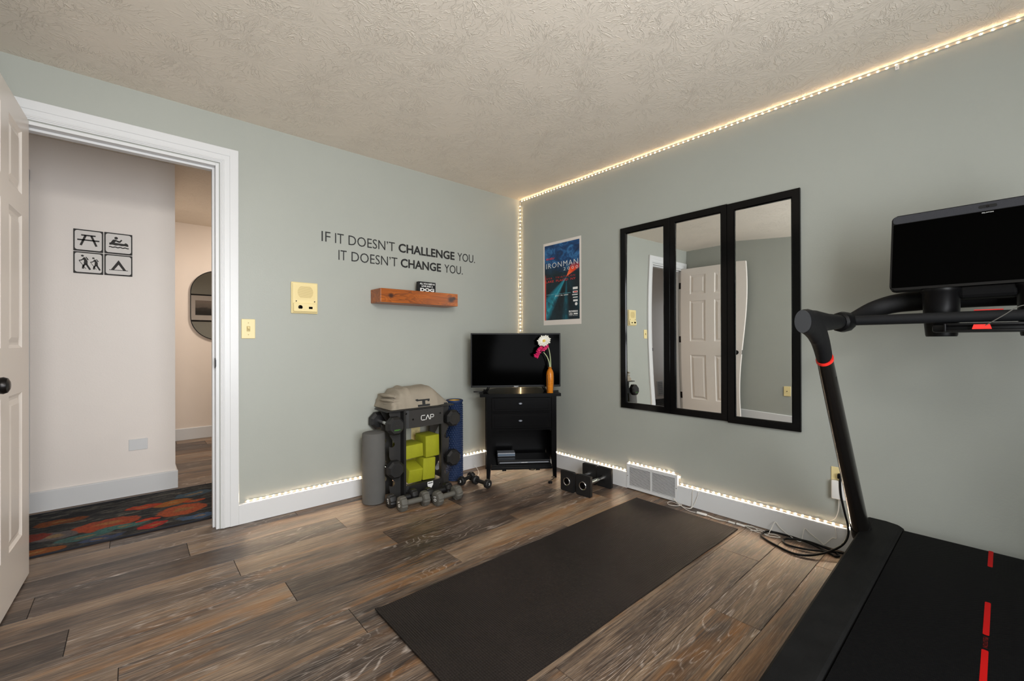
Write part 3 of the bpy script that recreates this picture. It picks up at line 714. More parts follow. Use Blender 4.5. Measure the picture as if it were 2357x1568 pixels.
# hall signs -------------------------------------------------------
def sign(label, x, z, pic):
    w, h = .140, .140
    t = thing('picture_sign', label, 'sign', (x, HY, z), 0, 'park pictogram signs on the hallway wall')
    bm = BM(); box(bm, (0, -.006, 0), (w, .012, h), .0015); obj('board', bm, M_dchar, t)
    bm = BM(); prism(bm, rrect(-.0635, -.0625, .0635, .0625, .013), 0, .0006, WL(0, 0, -.0121)); obj('panel', bm, M_signw, t)
    bm = BM(); Mx = WL(0, 0, -.0127); z0, z1 = 0, .0006
    if pic == 'table':
        ribbon(bm, [(-.034, .033), (.034, .033)], .009, z0, z1, Mx); ribbon(bm, [(-.052, .002), (.052, .002)], .009, z0, z1, Mx)
        ribbon(bm, [(-.013, .033), (-.036, -.034)], .011, z0, z1, Mx); ribbon(bm, [(.013, .033), (.038, -.034)], .011, z0, z1, Mx)
    if pic == 'boat':
        prism(bm, [(-.012+.009*math.cos(a*PI/8), .036+.009*math.sin(a*PI/8)) for a in range(16)], z0, z1, Mx)
        prism(bm, [(-.046, .002), (-.040, .003), (-.028, .024), (-.018, .026), (0, .018), (.006, .010), (.0, .008), (-.014, .014), (-.020, .004), (.028, .002), (.036, .009), (.045, .004), (.050, -.006), (.049, -.015), (.03, -.012), (.015, -.014), (0, -.011), (-.015, -.014), (-.03, -.010), (-.046, -.012)], z0, z1, Mx)
        ribbon(bm, [(-.004, .014), (.006, .012), (.016, .027)], .008, z0, z1, Mx)
        ribbon(bm, [(-.048+i*.005, -.026+.0022*math.sin(i*1.25)) for i in range(21)], .006, z0, z1, Mx)
    if pic == 'hikers':
        for ox, oy, s in ((-.018, 0, 1.0), (.032, -.005, .88)):
            q = lambda P: [(ox+p[0]*s, oy+p[1]*s) for p in P]
            prism(bm, q([(-.010+.007*math.cos(a*PI/8), .044+.006*math.sin(a*PI/8)) for a in range(16)]), z0, z1, Mx)
            prism(bm, q([(-.010, .026), (-.004, .035), (.003, .034), (.014, .012), (.014, -.008), (.010, -.012), (0, -.012), (-.004, -.002), (-.002, .012)]), z0, z1, Mx)
            prism(bm, q([(.004, .038), (.009, .038), (.020, .020), (.013, .018)]), z0, z1, Mx)
            ribbon(bm, q([(-.006, .024), (-.014, .016), (-.026, .012)]), .006*s, z0, z1, Mx); ribbon(bm, q([(-.026, .012), (.006, -.040)]), .003*s, z0, z1, Mx)
            ribbon(bm, q([(.002, -.008), (-.006, -.022), (-.008, -.040)]), .010*s, z0, z1, Mx); ribbon(bm, q([(.008, -.008), (.026, -.044)]), .010*s, z0, z1, Mx)
    if pic == 'tent':
        prism(bm, [(-.038, -.032), (-.022, -.032), (0, .004), (0, .034)], z0, z1, Mx); prism(bm, [(.022, -.032), (.038, -.032), (0, .034), (0, .004)], z0, z1, Mx)
        ribbon(bm, [(-.047, -.034), (.047, -.034)], .004, z0, z1, Mx)
    obj('pictogram', bm, M_dchar, t)
sign('black bordered white sign with a picnic table pictogram, upper left of four', -2.886, 1.7215, 'table')
sign('black bordered white sign with a canoe paddler pictogram, upper right of four', -2.740, 1.7225, 'boat')
sign('black bordered white sign with two hikers pictogram, lower left of four', -2.886, 1.5755, 'hikers')
sign('black bordered white sign with a tent pictogram, lower right of four', -2.740, 1.5765, 'tent')
t = thing('blank_cover', 'blank white cover plate low on the cream hallway wall', 'cover plate', (-2.640, HY, .347))
obj('plate', box(BM(), (0, -.004, 0), (.100, .008, .076), .002), M_white, t)
for s in (-.03, .03): obj('screw', cyl(BM(), (s, -.005, 0), (s, -.0068, 0), .0025, 10), M_hall, t)
# oval mirror on the far wall and the framed print it reflects
t = thing('hall_mirror', 'black framed pill shaped mirror on the far hallway wall', 'mirror', (-1.945, 2.9145, 1.465))
def stadium(w, h, r, k=16): return rrect(-w/2, -h/2, w/2, h/2, r, k)
bm = BM(); O = stadium(.51, .775, .2549); I = stadium(.497, .762, .2484)
Mh = WL(0, 0, 0); vo = [[bm.verts.new(Mh @ Vector((p[0], p[1], z))) for p in P_] for P_, z in ((O, 0), (O, .022), (I, .022), (I, .006))]
for A, B in zip(vo, vo[1:]):
    for i in range(len(O)): bm.faces.new((A[i], A[(i+1) % len(O)], B[(i+1) % len(O)], B[i]))
obj('frame', bm, M_blk2, t)
obj('glass', prism(BM(), stadium(.498, .763, .2489), .004, .008, Mh), M_mirror2, t)
t = thing('framed_print', 'black framed monochrome landscape print reflected in the hallway mirror', 'picture', (-1.62, TW, 1.615))
bm = BM(); Mp = Matrix(((-1, 0, 0, 0), (0, 0, 1, 0), (0, 1, 0, 0), (0, 0, 0, 1)))
for (a, b_, c, d) in ((-.41, .41, .20, .22), (-.41, .41, -.22, -.20), (-.41, -.39, -.22, .22), (.39, .41, -.22, .22)): b2(bm, (a, 0, c), (b_, .022, d), .002)
obj('frame', bm, M_blk2, t)
obj('mount', b2(BM(), (-.39, 0, -.2), (.39, .012, .2)), M_signw, t)
bm = BM(); uvquad(bm, [(.29, .0125, -.12), (-.29, .0125, -.12), (-.29, .0125, .12), (.29, .0125, .12)]); obj('print', bm, M_photo, t)
# thin black stand seen past the corner
t = thing('metal_stand', 'thin black metal stand with round knob just past the hallway corner', 'stand', (-2.392, 2.60, 0))
bm = BM(); cyl(bm, (0, 0, .008), (0, 0, .93), .005, 10); obj('pole', bm, M_blk2, t)
obj('knob', lathe(BM(), [(.003, .93), (.012, .938), (.014, .95), (.010, .962), (.003, .966)], (0, 0, 0), (0, 0, 1), 16), M_blk2, t, True)
obj('base', lathe(BM(), [(.03, .0005), (.03, .008), (.008, .014)], (0, 0, 0), (0, 0, 1), 20), M_blk2, t, True)
# rug
t = thing('hall_rug', 'dark floral runner rug with orange and teal flowers on the hallway floor', 'rug', (0, 0, 0))
bm = BM()
GX, GY = 60, 16; vs = {}
x0, x1, y0, y1 = -4.3, -1.9, .222, .962
for i in range(GX+1):
    for j in range(GY+1):
        x = x0+(x1-x0)*i/GX; y = y0+(y1-y0)*j/GY
        vs[i, j] = bm.verts.new((x, y, .0065+.0008*noise.noise(Vector((x*4, y*5, 2)))))
for i in range(GX):
    for j in range(GY): bm.faces.new((vs[i, j], vs[i+1, j], vs[i+1, j+1], vs[i, j+1]))
obj('pile', bm, M_rug, t, True)
bm = BM(); b2(bm, (x0-.008, y0-.012, .0005), (x1+.008, y0+.004, .0085), .003); b2(bm, (x0-.008, y1-.004, .0005), (x1+.008, y1+.012, .0085), .003); b2(bm, (x0, y0, .0005), (x1, y1, .004))
obj('binding', bm, M_rugb, t)
# return air grille far down the hallway
t = thing('hall_vent', 'white return air grille low on the hallway wall, seen in the left mirror', 'vent', (-4.30, HY, .19))
bm = BM(); b2(bm, (-.10, -.008, -.13), (.10, 0, .13), .002); obj('frame', bm, M_white, t)
bm = BM()
for k in range(16): b2(bm, (-.08, -.0095, -.11+k*.014), (.08, -.008, -.105+k*.014))
obj('louvers', bm, M_ventd, t)

# ================================================================== RIGHT WALL
# poster
t = thing('race_poster', 'white bordered blue triathlon race poster on the wall beside the corner lights', 'poster', (0, 0, 0))
py0, py1, pz0, pz1 = -.299, -.7155, 1.190, 1.890
obj('paper', b2(BM(), (-.0016, py1, pz0), (-.0004, py0, pz1)), M_paper, t)
ay0, ay1, az0, az1 = -.3135, -.6985, 1.232, 1.868
bm = BM(); uvquad(bm, [(-.0019, ay0, az0), (-.0019, ay1, az0), (-.0019, ay1, az1), (-.0019, ay0, az1)]); obj('artwork', bm, M_poster, t)
def PT(body, u0, u1, v0, hh, mat, off=0.0, nm='lettering', sp=1.0):
    bm = BM(); aw = ay0-ay1; ah = az1-az0
    text_into(bm, body, (u1-u0)*aw, hh*ah, WR(ay0-u0*aw, az0+v0*ah, -.0021), .0004, off, 2, sp); return obj(nm, bm, mat, t)
PT('ISUZU', .05, .29, .805, .025, M_inkr, .03)
PT('IRONMAN', .05, .96, .690, .068, M_inkw, -.012, sp=1.15)
PT('2000', .56, .96, .635, .040, M_inkw, -.012, sp=1.6)
PT('USA  TRIATHLON', .06, .88, .545, .022, M_inkr, -.01, sp=1.5)
PT('LAKE  PLACID  NY', .04, .90, .500, .028, M_inkr, .0)
PT('SWIM 2.4 MILES  BIKE 112 MILES  RUN 26.2 MILES', .06, .76, .335, .008, M_inkt, .01)
PT('JULY 30, 2000', .31, .69, .305, .020, M_inkw, .01)
PT('IRONMAN', .71, .95, .085, .026, M_inkw, .03); PT('USA', .71, .82, .055, .022, M_inkw, .03); PT('LAKE PLACID', .71, .95, .040, .009, M_inkw, .0)
bm = BM(); aw = ay0-ay1; ah = az1-az0
for (u0, u1, v0, v1) in ((.82, .95, .375, .405), (.82, .95, .330, .356), (.80, .95, .302, .314), (.82, .95, .268, .280), (.83, .95, .222, .246), (.84, .95, .058, .076)):
    obj('sponsor_mark', b2(BM(), (-.0022, ay0-u1*aw, az0+v0*ah), (-.0019, ay0-u0*aw, az0+v1*ah)), M_inkw, t)
cyl(bm, (-.0019, ay0-.91*aw, az0+.19*ah), (-.0022, ay0-.91*aw, az0+.19*ah), .013, 20)
obj('sponsor_seal', bm, M_inkw, t)
bm = BM(); b2(bm, (-.0024, ay0-.94*aw, az0+.336*ah), (-.0022, ay0-.84*aw, az0+.350*ah)); obj('sponsor_mark', bm, M_inkr, t)

# three long mirrors
def wall_mirror(label, ya, yb, fl, fr, z0, z1, x0, bow):
    t = thing('wall_mirror', label, 'mirror', (0, (ya+yb)/2, (z0+z1)/2), 0, 'black framed mirrors side by side')
    hy = (ya-yb)/2; hz = (z1-z0)/2; D = .018
    bm = BM()
    # frame: bars with an inner bevel; local +y is left in the photo
    inn = (hy-fl, -hy+fr, -hz+.042, hz-.045)
    O = [(hy, -hz), (-hy, -hz), (-hy, hz), (hy, hz)]; I0 = [(inn[0]+.006, inn[2]-.006), (inn[1]-.006, inn[2]-.006), (inn[1]-.006, inn[3]+.006), (inn[0]+.006, inn[3]+.006)]
    I1 = [(inn[0], inn[2]), (inn[1], inn[2]), (inn[1], inn[3]), (inn[0], inn[3])]
    Om = [(hy-.002 if p[0] > 0 else -hy+.002, -hz+.002 if p[1] < 0 else hz-.002) for p in O]
    L = [[bm.verts.new((x, p[0], p[1])) for p in P_] for P_, x in ((O, -x0), (O, -x0-D+.002), (Om, -x0-D), (I0, -x0-D), (I1, -x0-D+.006), (I1, -x0-.004))]
    for A, B in zip(L, L[1:]):
        for k in range(4): bm.faces.new((A[k], A[(k+1) % 4], B[(k+1) % 4], B[k]))
    obj('frame', bm, M_blk, t)
    bm = BM(); NY, NZ = 16, 64; V = {}
    for i in range(NY+1):
        for j in range(NZ+1):
            y = inn[0]+.003 + (inn[1]-inn[0]-.006)*i/NY; z = inn[2]-.003 + (inn[3]-inn[2]+.006)*j/NZ
            V[i, j] = bm.verts.new((-x0-.0075+bow(y/.15, z/.6), y, z))
    for i in range(NY):
        for j in range(NZ): bm.faces.new((V[i, j], V[i+1, j], V[i+1, j+1], V[i, j+1]))
    return obj('glass', bm, M_mirror, t, True, 180)
wall_mirror('leftmost black framed mirror, showing the door casing and intercom', -1.091, -1.4735, .048, .048, .574, 1.864, 0.001, lambda y, z: 0.0025*z*z - .0011*y*(0.9-z*z))
wall_mirror('middle black framed mirror, showing the hinge side of the open door', -1.4745, -1.838, .037, .040, .574, 1.865, 0.001, lambda y, z: 0.0025*z*z - .0004*y*(1-z*z))
wall_mirror('rightmost black framed mirror, showing the door knob and shaded wall', -1.839, -2.212, .044, .042, .568, 1.861, 0.004, lambda y, z: 0.0025*z*z + .0010*y*math.sin(z*3.0+.8))

# floor level vent
t = thing('wall_vent', 'white wall register with horizontal louvers set in the baseboard', 'vent', (0, -1.330, .094))
bm = BM(); hw, hh = .192, .086
O = [(hw, -hh), (-hw, -hh), (-hw, hh), (hw, hh)]; I = [(hw-.018, -hh+.020), (-hw+.018, -hh+.020), (-hw+.018, hh-.020), (hw-.018, hh-.020)]
L = [[bm.verts.new((x, p[0], p[1])) for p in P_] for P_, x in ((O, -.0005), (O, -.018), (I, -.018), (I, -.008))]
for A, B in zip(L, L[1:]):
    for k in range(4): bm.faces.new((A[k], A[(k+1) % 4], B[(k+1) % 4], B[k]))
b2(bm, (-.018, -.005, -hh+.02), (-.009, .005, hh-.02)); obj('frame', bm, M_white, t)
obj('duct_backing', b2(BM(), (-.003, -hw+.01, -hh+.01), (-.0008, hw-.01, hh-.01)), M_dark, t)
bm = BM()
for k in range(17):
    z = -hh+.0245+k*.0078
    for y0_, y1_ in ((.006, hw-.019), (-hw+.019, -.006)):
        box(bm, (-.013, (y0_+y1_)/2, z), (.004, y1_-y0_, .0036), 0)
obj('louvers', bm, M_white, t)
for y in (-hw+.009, hw-.009): obj('screw', cyl(BM(), (-.0175, y, 0), (-.0192, y, 0), .003, 10), M_chrome, t)

# outlet with black plug and white adapter
wall_plate('power_outlet', 'ivory duplex outlet with a black plug and white adapter by the treadmill post', WR(-2.378, 0.352), .078, .124, 'outlet')
t = thing('power_adapter', 'white square power adapter plugged in the outlet behind the treadmill post', 'adapter', (-.0082, -2.3745, .306))
obj('body', box(BM(), (-.014, 0, 0), (.027, .060, .092), .006, None, 3), M_wplas, t, True)
bm = BM(); tube(bm, [(-.014, .0, -.045), (-.016, .0, -.075), (-.014, .004, -.11), (-.010, .016, -.145), (-.012, .03, -.160), (-.011, .04, -.166)], .0018, 8); obj('cable', bm, M_wire, t, True)

# yoga mat
bm = BM(); NX, NY = 90, 30; V = {}
mx0, mx1, my0, my1 = -1.958, -.138, -1.297, -1.940
for s in (0, 1):
    for i in range(NX+1):
        for j in range(NY+1):
            x = mx0+(mx1-mx0)*i/NX; y = my0+(my1-my0)*j/NY
            curl = .006*max(0, (-1.90-x)/.06)**2 + .003*max(0, 1-abs(y-my0)/.04)**2*abs(math.sin(x*3))
            z = .001+s*.0045+curl+.0006*s*noise.noise(Vector((x*3, y*6, 0)))
            V[s, i, j] = bm.verts.new((x + .002*noise.noise(Vector((0, y*5, 3))), y + .003*noise.noise(Vector((x*2.2, 5, 3))), z))
for i in range(NX):
    for j in range(NY):
        bm.faces.new((V[1, i, j], V[1, i+1, j], V[1, i+1, j+1], V[1, i, j+1])); bm.faces.new((V[0, i, j], V[0, i, j+1], V[0, i+1, j+1], V[0, i+1, j]))
for i in range(NX):
    for j in (0, NY): bm.faces.new((V[0, i, j], V[0, i+1, j], V[1, i+1, j], V[1, i, j]))
for j in range(NY):
    for i in (0, NX): bm.faces.new((V[0, i, j], V[0, i, j+1], V[1, i, j+1], V[1, i, j]))
tag(obj('exercise_mat', bm, M_yoga, None, True), 'long dark brown ribbed exercise mat on the plank floor', 'mat')

# ================================================================== LED STRIPS
def led_strip(label, segs, mat, group='led light strips around the room', face=None, maxn=100):
    t = thing('led_strip', label, 'light strip', (0, 0, 0), 0, group)
    bt = BM(); cnt = 0; sp = 1/30
    proto = None
    for (p0, p1, nrm) in segs:
        p0 = Vector(p0); p1 = Vector(p1); n = Vector(nrm); d = (p1-p0); L = d.length; d.normalize(); s = d.cross(n)
        R = Matrix(((d.x, s.x, n.x, 0), (d.y, s.y, n.y, 0), (d.z, s.z, n.z, 0), (0, 0, 0, 1)))
        bxm(bt, Matrix.Translation((p0+p1)/2 + n*.0013) @ R, (L, .010, .0018), .0004, 1)
        k = 0; q = sp*.5
        while q < L - .005:
            c = p0 + d*q + n*.0030
            if proto is None:
                me = bpy.data.meshes.new('led'); b = BM(); bxm(b, Matrix.Identity(4), (.0055, .0055, .0018), .0005, 1); b.to_mesh(me); b.free(); me.materials.append(mat); proto = me
            o = bpy.data.objects.new('led', proto); COL.objects.link(o); o.parent = t; o.matrix_local = Matrix.Translation(c) @ R
            q += sp; k += 1; cnt += 1
    obj('tape', bt, M_tape, t)
    return t
led_strip('warm white led strip running along the ceiling edge above the mirrors', [((-.0005, -.012, 2.331), (-.0005, -3.30, 2.331), (-1, 0, 0))], M_led)
led_strip('warm white led strip running straight up the room corner', [((-.006, -.006, .135), (-.006, -.006, 2.322), (-.7071, -.7071, 0))], M_led)
led_strip('warm white led strip on the baseboard behind the dumbbell rack', [((-2.180, -.0005, .1255), (-.03, -.0005, .1255), (0, -1, 0))], M_led2)
led_strip('white led strip on the baseboard below the mirrors, stepping over the vent',
          [((-.0005, -.03, .1255), (-.0005, -1.125, .1255), (-1, 0, 0)), ((-.0005, -1.137, .1875), (-.0005, -1.523, .1875), (-1, 0, 0)), ((-.0005, -1.5295, .185), (-.0005, -1.5295, .135), (-1, 0, 0)), ((-.0005, -1.530, .1255), (-.0005, -2.445, .1255), (-1, 0, 0))], M_led2)
t = thing('light_clip', 'small clear clip holding the ceiling light strip, above the treadmill screen', 'clip', (0, -2.598, 2.318))
obj('bracket', box(BM(), (-.003, 0, 0), (.005, .014, .022), .001), M_wplas, t); obj('screw', cyl(BM(), (-.005, 0, -.003), (-.007, 0, -.003), .002, 8), M_chrome, t)

# ================================================================== CORNER TABLE, TV
ang = math.atan2(-.58851584, .80848569)
t = thing('corner_table', 'glossy black corner table with two drawers and open bottom shelf', 'table', (-.648, -.322, 0), ang)
# local frame: x along the front, y towards the corner, front-left leg corner at origin
TWd, TD = .540, .30
legs = [(0, 0), (TWd-.038, 0), (0, TD-.038), (TWd-.038, TD-.038)]
for (lx, ly) in legs:
    bm = BM(); z1 = .632
    P = [((lx, ly), (lx+.038, ly), (lx+.038, ly+.038), (lx, ly+.038))]
    def sq(a, b_, c, d, z): return [bm.verts.new(p) for p in ((a, c, z), (b_, c, z), (b_, d, z), (a, d, z))]
    ix = .010 if lx == 0 else 0; iy = .010 if ly == 0 else 0
    a = sq(lx+(0 if lx == 0 else .012), lx+.038-(.012 if lx == 0 else 0), ly+(0 if ly == 0 else .012), ly+.038-(.012 if ly == 0 else 0), .001)
    b_ = sq(lx, lx+.038, ly, ly+.038, .16); c = sq(lx, lx+.038, ly, ly+.038, z1)
    for A, B in ((a, b_), (b_, c)):
        for k in range(4): bm.faces.new((A[k], A[(k+1) % 4], B[(k+1) % 4], B[k]))
    bm.faces.new(a); bm.faces.new(c)
    obj('leg', bm, M_tblack, t)
bm = BM(); prism(bm, [(-.050, -.030), (TWd+.030, -.030), (TWd+.034, TD*.45), (TWd-.09, TD+.10), (.10, TD+.10), (-.054, TD*.45)], .632, .655)
obj('tabletop', bm, M_tblack, t)
bm = BM(); b2(bm, (.038, .010, .360), (.050, TD-.02, .632)); b2(bm, (TWd-.050, .010, .360), (TWd-.038, TD-.02, .632)); b2(bm, (.006, .038, .10), (.016, TD-.038, .632)); b2(bm, (TWd-.016, .038, .10), (TWd-.006, TD-.038, .632))
obj('side_panel', bm, M_tblack, t)
obj('back_panel', b2(BM(), (.038, TD-.024, .10), (TWd-.038, TD-.014, .632)), M_tblack, t)
bm = BM(); b2(bm, (.038, .006, .088), (TWd-.038, TD-.02, .104), .001); obj('shelf', bm, M_tblack, t)
bm = BM(); b2(bm, (.034, .004, .070), (TWd-.034, .020, .088), .001); b2(bm, (.12, .002, .062), (.15, .020, .070)); b2(bm, (.38, .002, .062), (.41, .020, .070)); obj('apron', bm, M_tblack, t)
bm = BM(); b2(bm, (.038, .002, .622), (TWd-.038, .02, .632)); b2(bm, (.038, .002, .505), (TWd-.038, .02, .515)); b2(bm, (.038, .002, .372), (TWd-.038, .02, .384)); obj('rail', bm, M_tblack, t)
for z0, z1 in ((.517, .620), (.386, .503)):
    bm = BM(); b2(bm, (.041, -.001, z0), (TWd-.041, .016, z1), .001)
    b2(bm, (.062, -.003, z0+.016), (TWd-.066, .0, z1-.016), .0015)
    d = obj('drawer', bm, M_tblack, t)
    bm = BM(); lathe(bm, [(.004, 0), (.004, .010), (.013, .013), (.015, .018), (.010, .023)], (TWd/2-.012, -.002, z0+.062), (0, -1, 0), 18, True, 0, 1.0, .55)
    obj('pull', bm, M_silver, d, True)
def tloc(x, y, z): # table frame to world
    c, s = math.cos(ang), math.sin(ang); return (-.648+c*x-s*y, -.322+s*x+c*y, z)
# tv (faces the camera a touch more than the table)
t = thing('television', 'flat black television standing on the corner table', 'television', tloc(.238, .115, .6555), ang)
bm = BM(); b2(bm, (-.3565, -.012, .036), (.3565, .012, .4625), .003); b2(bm, (-.25, .010, .08), (.25, .040, .33), .012); obj('cabinet', bm, M_blk2, t)
obj('screen', b2(BM(), (-.347, -.0145, .052), (.347, -.0118, .453)), M_screen, t)
bm = BM(); text_into(bm, 'SAMSUNG', .036, .006, WL(-.018, .040, -.0123), .0006, .01); obj('logo', bm, M_inkw, t)
obj('indicator', b2(BM(), (-.012, -.0128, .0355), (.012, -.012, .038)), M_silver, t)
for s in (-1, 1):
    bm = BM(); tube(bm, [(s*.215, .0, .040), (s*.225, -.006, .020), (s*.235, -.03, .007), (s*.258, -.056, .006)], [.010, .010, .008, .007], 10, 6); tube(bm, [(s*.225, 0, .020), (s*.235, .03, .007), (s*.250, .075, .006)], [.010, .008, .007], 10, 6)
    box(bm, (s*.30, -.03, .006), (.07, .016, .008), .002)
    obj('foot', bm, M_blk2, t, True)
# vase and flowers
vx = tloc(.492, .010, .6555)
t = thing('bud_vase', 'amber and dark wood bottle vase on the right end of the corner table', 'vase', vx)
prof = [(.030, 0), (.031, .004), (.034, .05), (.0365, .10), (.0365, .135), (.033, .158), (.024, .176), (.016, .186), (.014, .191), (.021, .198), (.020, .1985), (.012, .194), (.010, .17)]
bm = BM(); lathe(bm, prof, (0, 0, 0), (0, 0, 1), 20, True, 0, 1, .8); 
body = obj('bottle', bm, M_vaseo, t, True, 60); body.rotation_euler = (0, 0, ang)
bm = BM()
P0 = [(-.024, .012), (.024, .012), (.027, .06), (.028, .12), (.022, .150), (.008, .168), (-.008, .172), (-.022, .155), (-.028, .12), (-.027, .06)]
bmf = BM(); NXX = 14; NZZ = 24; VV = {}
for j in range(NZZ+1):
    z = .008 + (.160)*j/NZZ
    hw = (.021 + .006*min(1, z/.08)) * (1 if z < .13 else max(.12, 1-((z-.13)/.040)**2*.9)); 
    rr = .0365 if .1 < z < .135 else (.031+.0055*z/.1 if z <= .1 else .0365-(z-.135)*.30)
    for i in range(NXX+1):
        xx = -hw + 2*hw*i/NXX; th = math.sqrt(max(.0001, 1-(xx/rr)**2))
        VV[i, j] = bmf.verts.new((xx, -rr*.8*th-.0006, z))
for j in range(NZZ):
    for i in range(NXX): bmf.faces.new((VV[i, j], VV[i+1, j], VV[i+1, j+1], VV[i, j+1]))
bm.free(); inl = obj('wood_inlay', bmf, M_vasew, t, True); inl.rotation_euler = (0, 0, ang)
ux = Vector((math.cos(ang), math.sin(ang), 0)); nx = Vector((math.sin(ang), -math.cos(ang), 0))   # right, towards camera
def vp(a, b_, z): return ux*a + nx*b_ + Vector((0, 0, z))
t = thing('gerbera_flower', 'white gerbera daisy on a curved pale stem in the amber vase', 'flower', vx)
bm = BM(); tube(bm, [vp(.004, 0, .04), vp(.006, 0, .18), vp(.003, 0, .27), vp(-.008, .0, .335), vp(-.025, .01, .372)], [.0045, .0045, .004, .0035, .003], 8); obj('stem', bm, M_stem, t, True)
def petals(bm, c, n, r0, r1, cnt, w, lift, off=0.0):
    x, y, d = frame_of(n)
    for k in range(cnt):
        a = 2*PI*(k+off)/cnt; rad = x*math.cos(a)+y*math.sin(a); tn = -x*math.sin(a)+y*math.cos(a); rk = r1*(1+.08*math.sin(k*2.3))
        pts = [(r0, -w*.35, 0), (r0+(rk-r0)*.45, -w*.5, lift*.7), (rk*.93, -w*.42, lift), (rk, 0, lift*.9), (rk*.93, w*.42, lift), (r0+(rk-r0)*.45, w*.5, lift*.7), (r0, w*.35, 0)]
        V = [bm.verts.new(c+rad*p[0]+tn*p[1]+d*p[2]) for p in pts]; f = bm.faces.new(V)
fc = vp(-.048, .02, .398); fn = (nx*.75 + ux*(-.35) + Vector((0, 0, .55))).normalized()
bm = BM(); petals(bm, fc, fn, .008, .052, 18, .014, .008); petals(bm, fc+fn*.003, fn, .006, .040, 16, .011, .010, .5)
p_ = obj('petals', bm, M_petw, t); md = p_.modifiers.new('thick', 'SOLIDIFY'); md.thickness = .0012
obj('flower_centre', lathe(BM(), [(.011, .002), (.012, .006), (.009, .010), (.003, .011)], fc, fn, 14), M_petc, t, True)
t = thing('pink_flower', 'magenta blossom drooping below the white daisy in the amber vase', 'flower', vx)
bm = BM(); tube(bm, [vp(-.002, .004, .04), vp(-.002, .004, .20), vp(-.018, .006, .265), vp(-.040, .01, .300), vp(-.052, .012, .312)], [.004, .0045, .004, .0035, .003], 8); obj('stem', bm, M_stem, t, True)
bm = BM(); rp = random.Random(7)
for k in range(22):
    f_ = k/21; c = vp(-.052-.062*f_+.006*rp.uniform(-1, 1), .015+.012*rp.uniform(-1, 1), .315-.002+.034*math.sin(f_*2.6+.4)-.052*f_+.010*rp.uniform(-1, 1)+.012)
    n_ = Vector((rp.uniform(-1, 1), rp.uniform(-1.5, 0), rp.uniform(-.8, 1))).normalized()
    petals(bm, c, n_, .001, rp.uniform(.012, .02), 5, .010, .006, rp.random())
for k in range(3):
    petals(bm, vp(-.050+.012*k, .02, .335+.012*k), (nx+ux*.3*k), .001, .015, 5, .010, .004, k*.3)
p_ = obj('petals', bm, M_pink, t); md = p_.modifiers.new('thick', 'SOLIDIFY'); md.thickness = .001
# boxes on the bottom shelf
t = thing('disc_player', 'slim black disc player with silver front edge on the table shelf', 'disc player', tloc(.29, .09, .1045), ang)
obj('body', b2(BM(), (-.205, -.075, .002), (.205, .13, .036), .003), M_blk2, t); obj('front_trim', b2(BM(), (-.19, -.0775, .013), (.19, -.074, .021), .0005), M_silver, t)
bm = BM(); text_into(bm, 'SAMSUNG', .05, .006, WL(-.025, .014, -.0777), .0005, .01); obj('logo', bm, M_inkw, t)
t = thing('media_box', 'small grey blue media box on the left end of the disc player', 'media box', tloc(.16, .155, .1045+.0365), ang)
obj('body', b2(BM(), (-.070, -.045, .002), (.070, .045, .030), .003), M_silver, t); obj('face', b2(BM(), (-.066, -.047, .010), (.066, -.0445, .022), .0005), simple('blue_grey_plastic', (70, 90, 110), .3), t)
obj('rubber_base', b2(BM(), (-.060, -.038, .0002), (.060, .038, .003), .001), M_blk2, t)
# cable coil and plug under the table
tt = tag(obj('black_cable', tube(BM(), [(-.115, -.30, .004), (-.16, -.36, .005), (-.21, -.385, .005), (-.235, -.36, .006), (-.20, -.325, .006), (-.14, -.33, .010), (-.125, -.40, .006), (-.15, -.40, .006), (-.20, -.40, .004)], .0035, 8), M_blk2, None, True), 'black cable loop on the floor beneath the corner table', 'cable')
t = thing('power_plug', 'black plug and cord end lying by the table right front leg', 'plug', (-.335, -.690, 0))
bm = BM(); tube(bm, [(.0, .0, .006), (.025, .02, .008), (.05, .02, .012), (.08, .035, .020), (.095, .055, .012), (.10, .08, .004)], .0032, 8); obj('cord', bm, M_blk2, t, True)
obj('plug_body', box(BM(), (-.012, -.012, .010), (.022, .030, .018), .004, (0, 0, .6)), M_blk2, t)
bm = BM(); box(bm, (-.020, -.033, .011), (.0015, .016, .006), 0, (0, 0, -.5)); box(bm, (-.028, -.028, .011), (.0015, .016, .006), 0, (0, 0, -.5)); obj('prongs', bm, M_chrome, t)

# ================================================================== SQUARE DUMBBELLS
def square_db(label, loc, rz):
    t = thing('square_dumbbell', label, 'dumbbell', loc, rz, 'square plate dumbbells by the vent')
    for s in (-1, 1):
        bm = BM(); prism(bm, rrect(-.060, .001, .060, .142, .010, 4), -.014, .014, Matrix(((0, 0, 1, s*.126), (1, 0, 0, 0), (0, 1, 0, 0), (0, 0, 0, 1))))
        es = [e for e in bm.edges if abs(e.verts[0].co.x-e.verts[1].co.x) < 1e-5]
        bmesh.ops.bevel(bm, geom=es, offset=.003, segments=2, affect='EDGES', clamp_overlap=True)
        pl = obj('end_plate', bm, M_rub, t, True, 50)
        obj('end_ring', lathe(BM(), [(.0295, .0), (.0295, .004), (.0275, .006), (.022, .004), (.021, .0)], (s*.1405, 0, .072), (s, 0, 0), 32, True), M_chrome, pl, True)
        obj('end_cap', lathe(BM(), [(.021, 0), (.021, .0045), (.015, .0055)], (s*.1407, 0, .072), (s, 0, 0), 28), M_blk, pl, True)
    bm = BM(); lathe(bm, [(.018, -.112), (.018, -.098), (.013, -.090), (.0145, -.05), (.016, 0), (.0145, .05), (.013, .090), (.018, .098), (.018, .112)], (0, 0, .072), (1, 0, 0), 24); obj('handle', bm, M_chrome, t, True)
    return t
q0 = square_db('square plated dumbbell with chrome handle, nearer the vent', (-.236, -1.024, 0), math.radians(3.5))
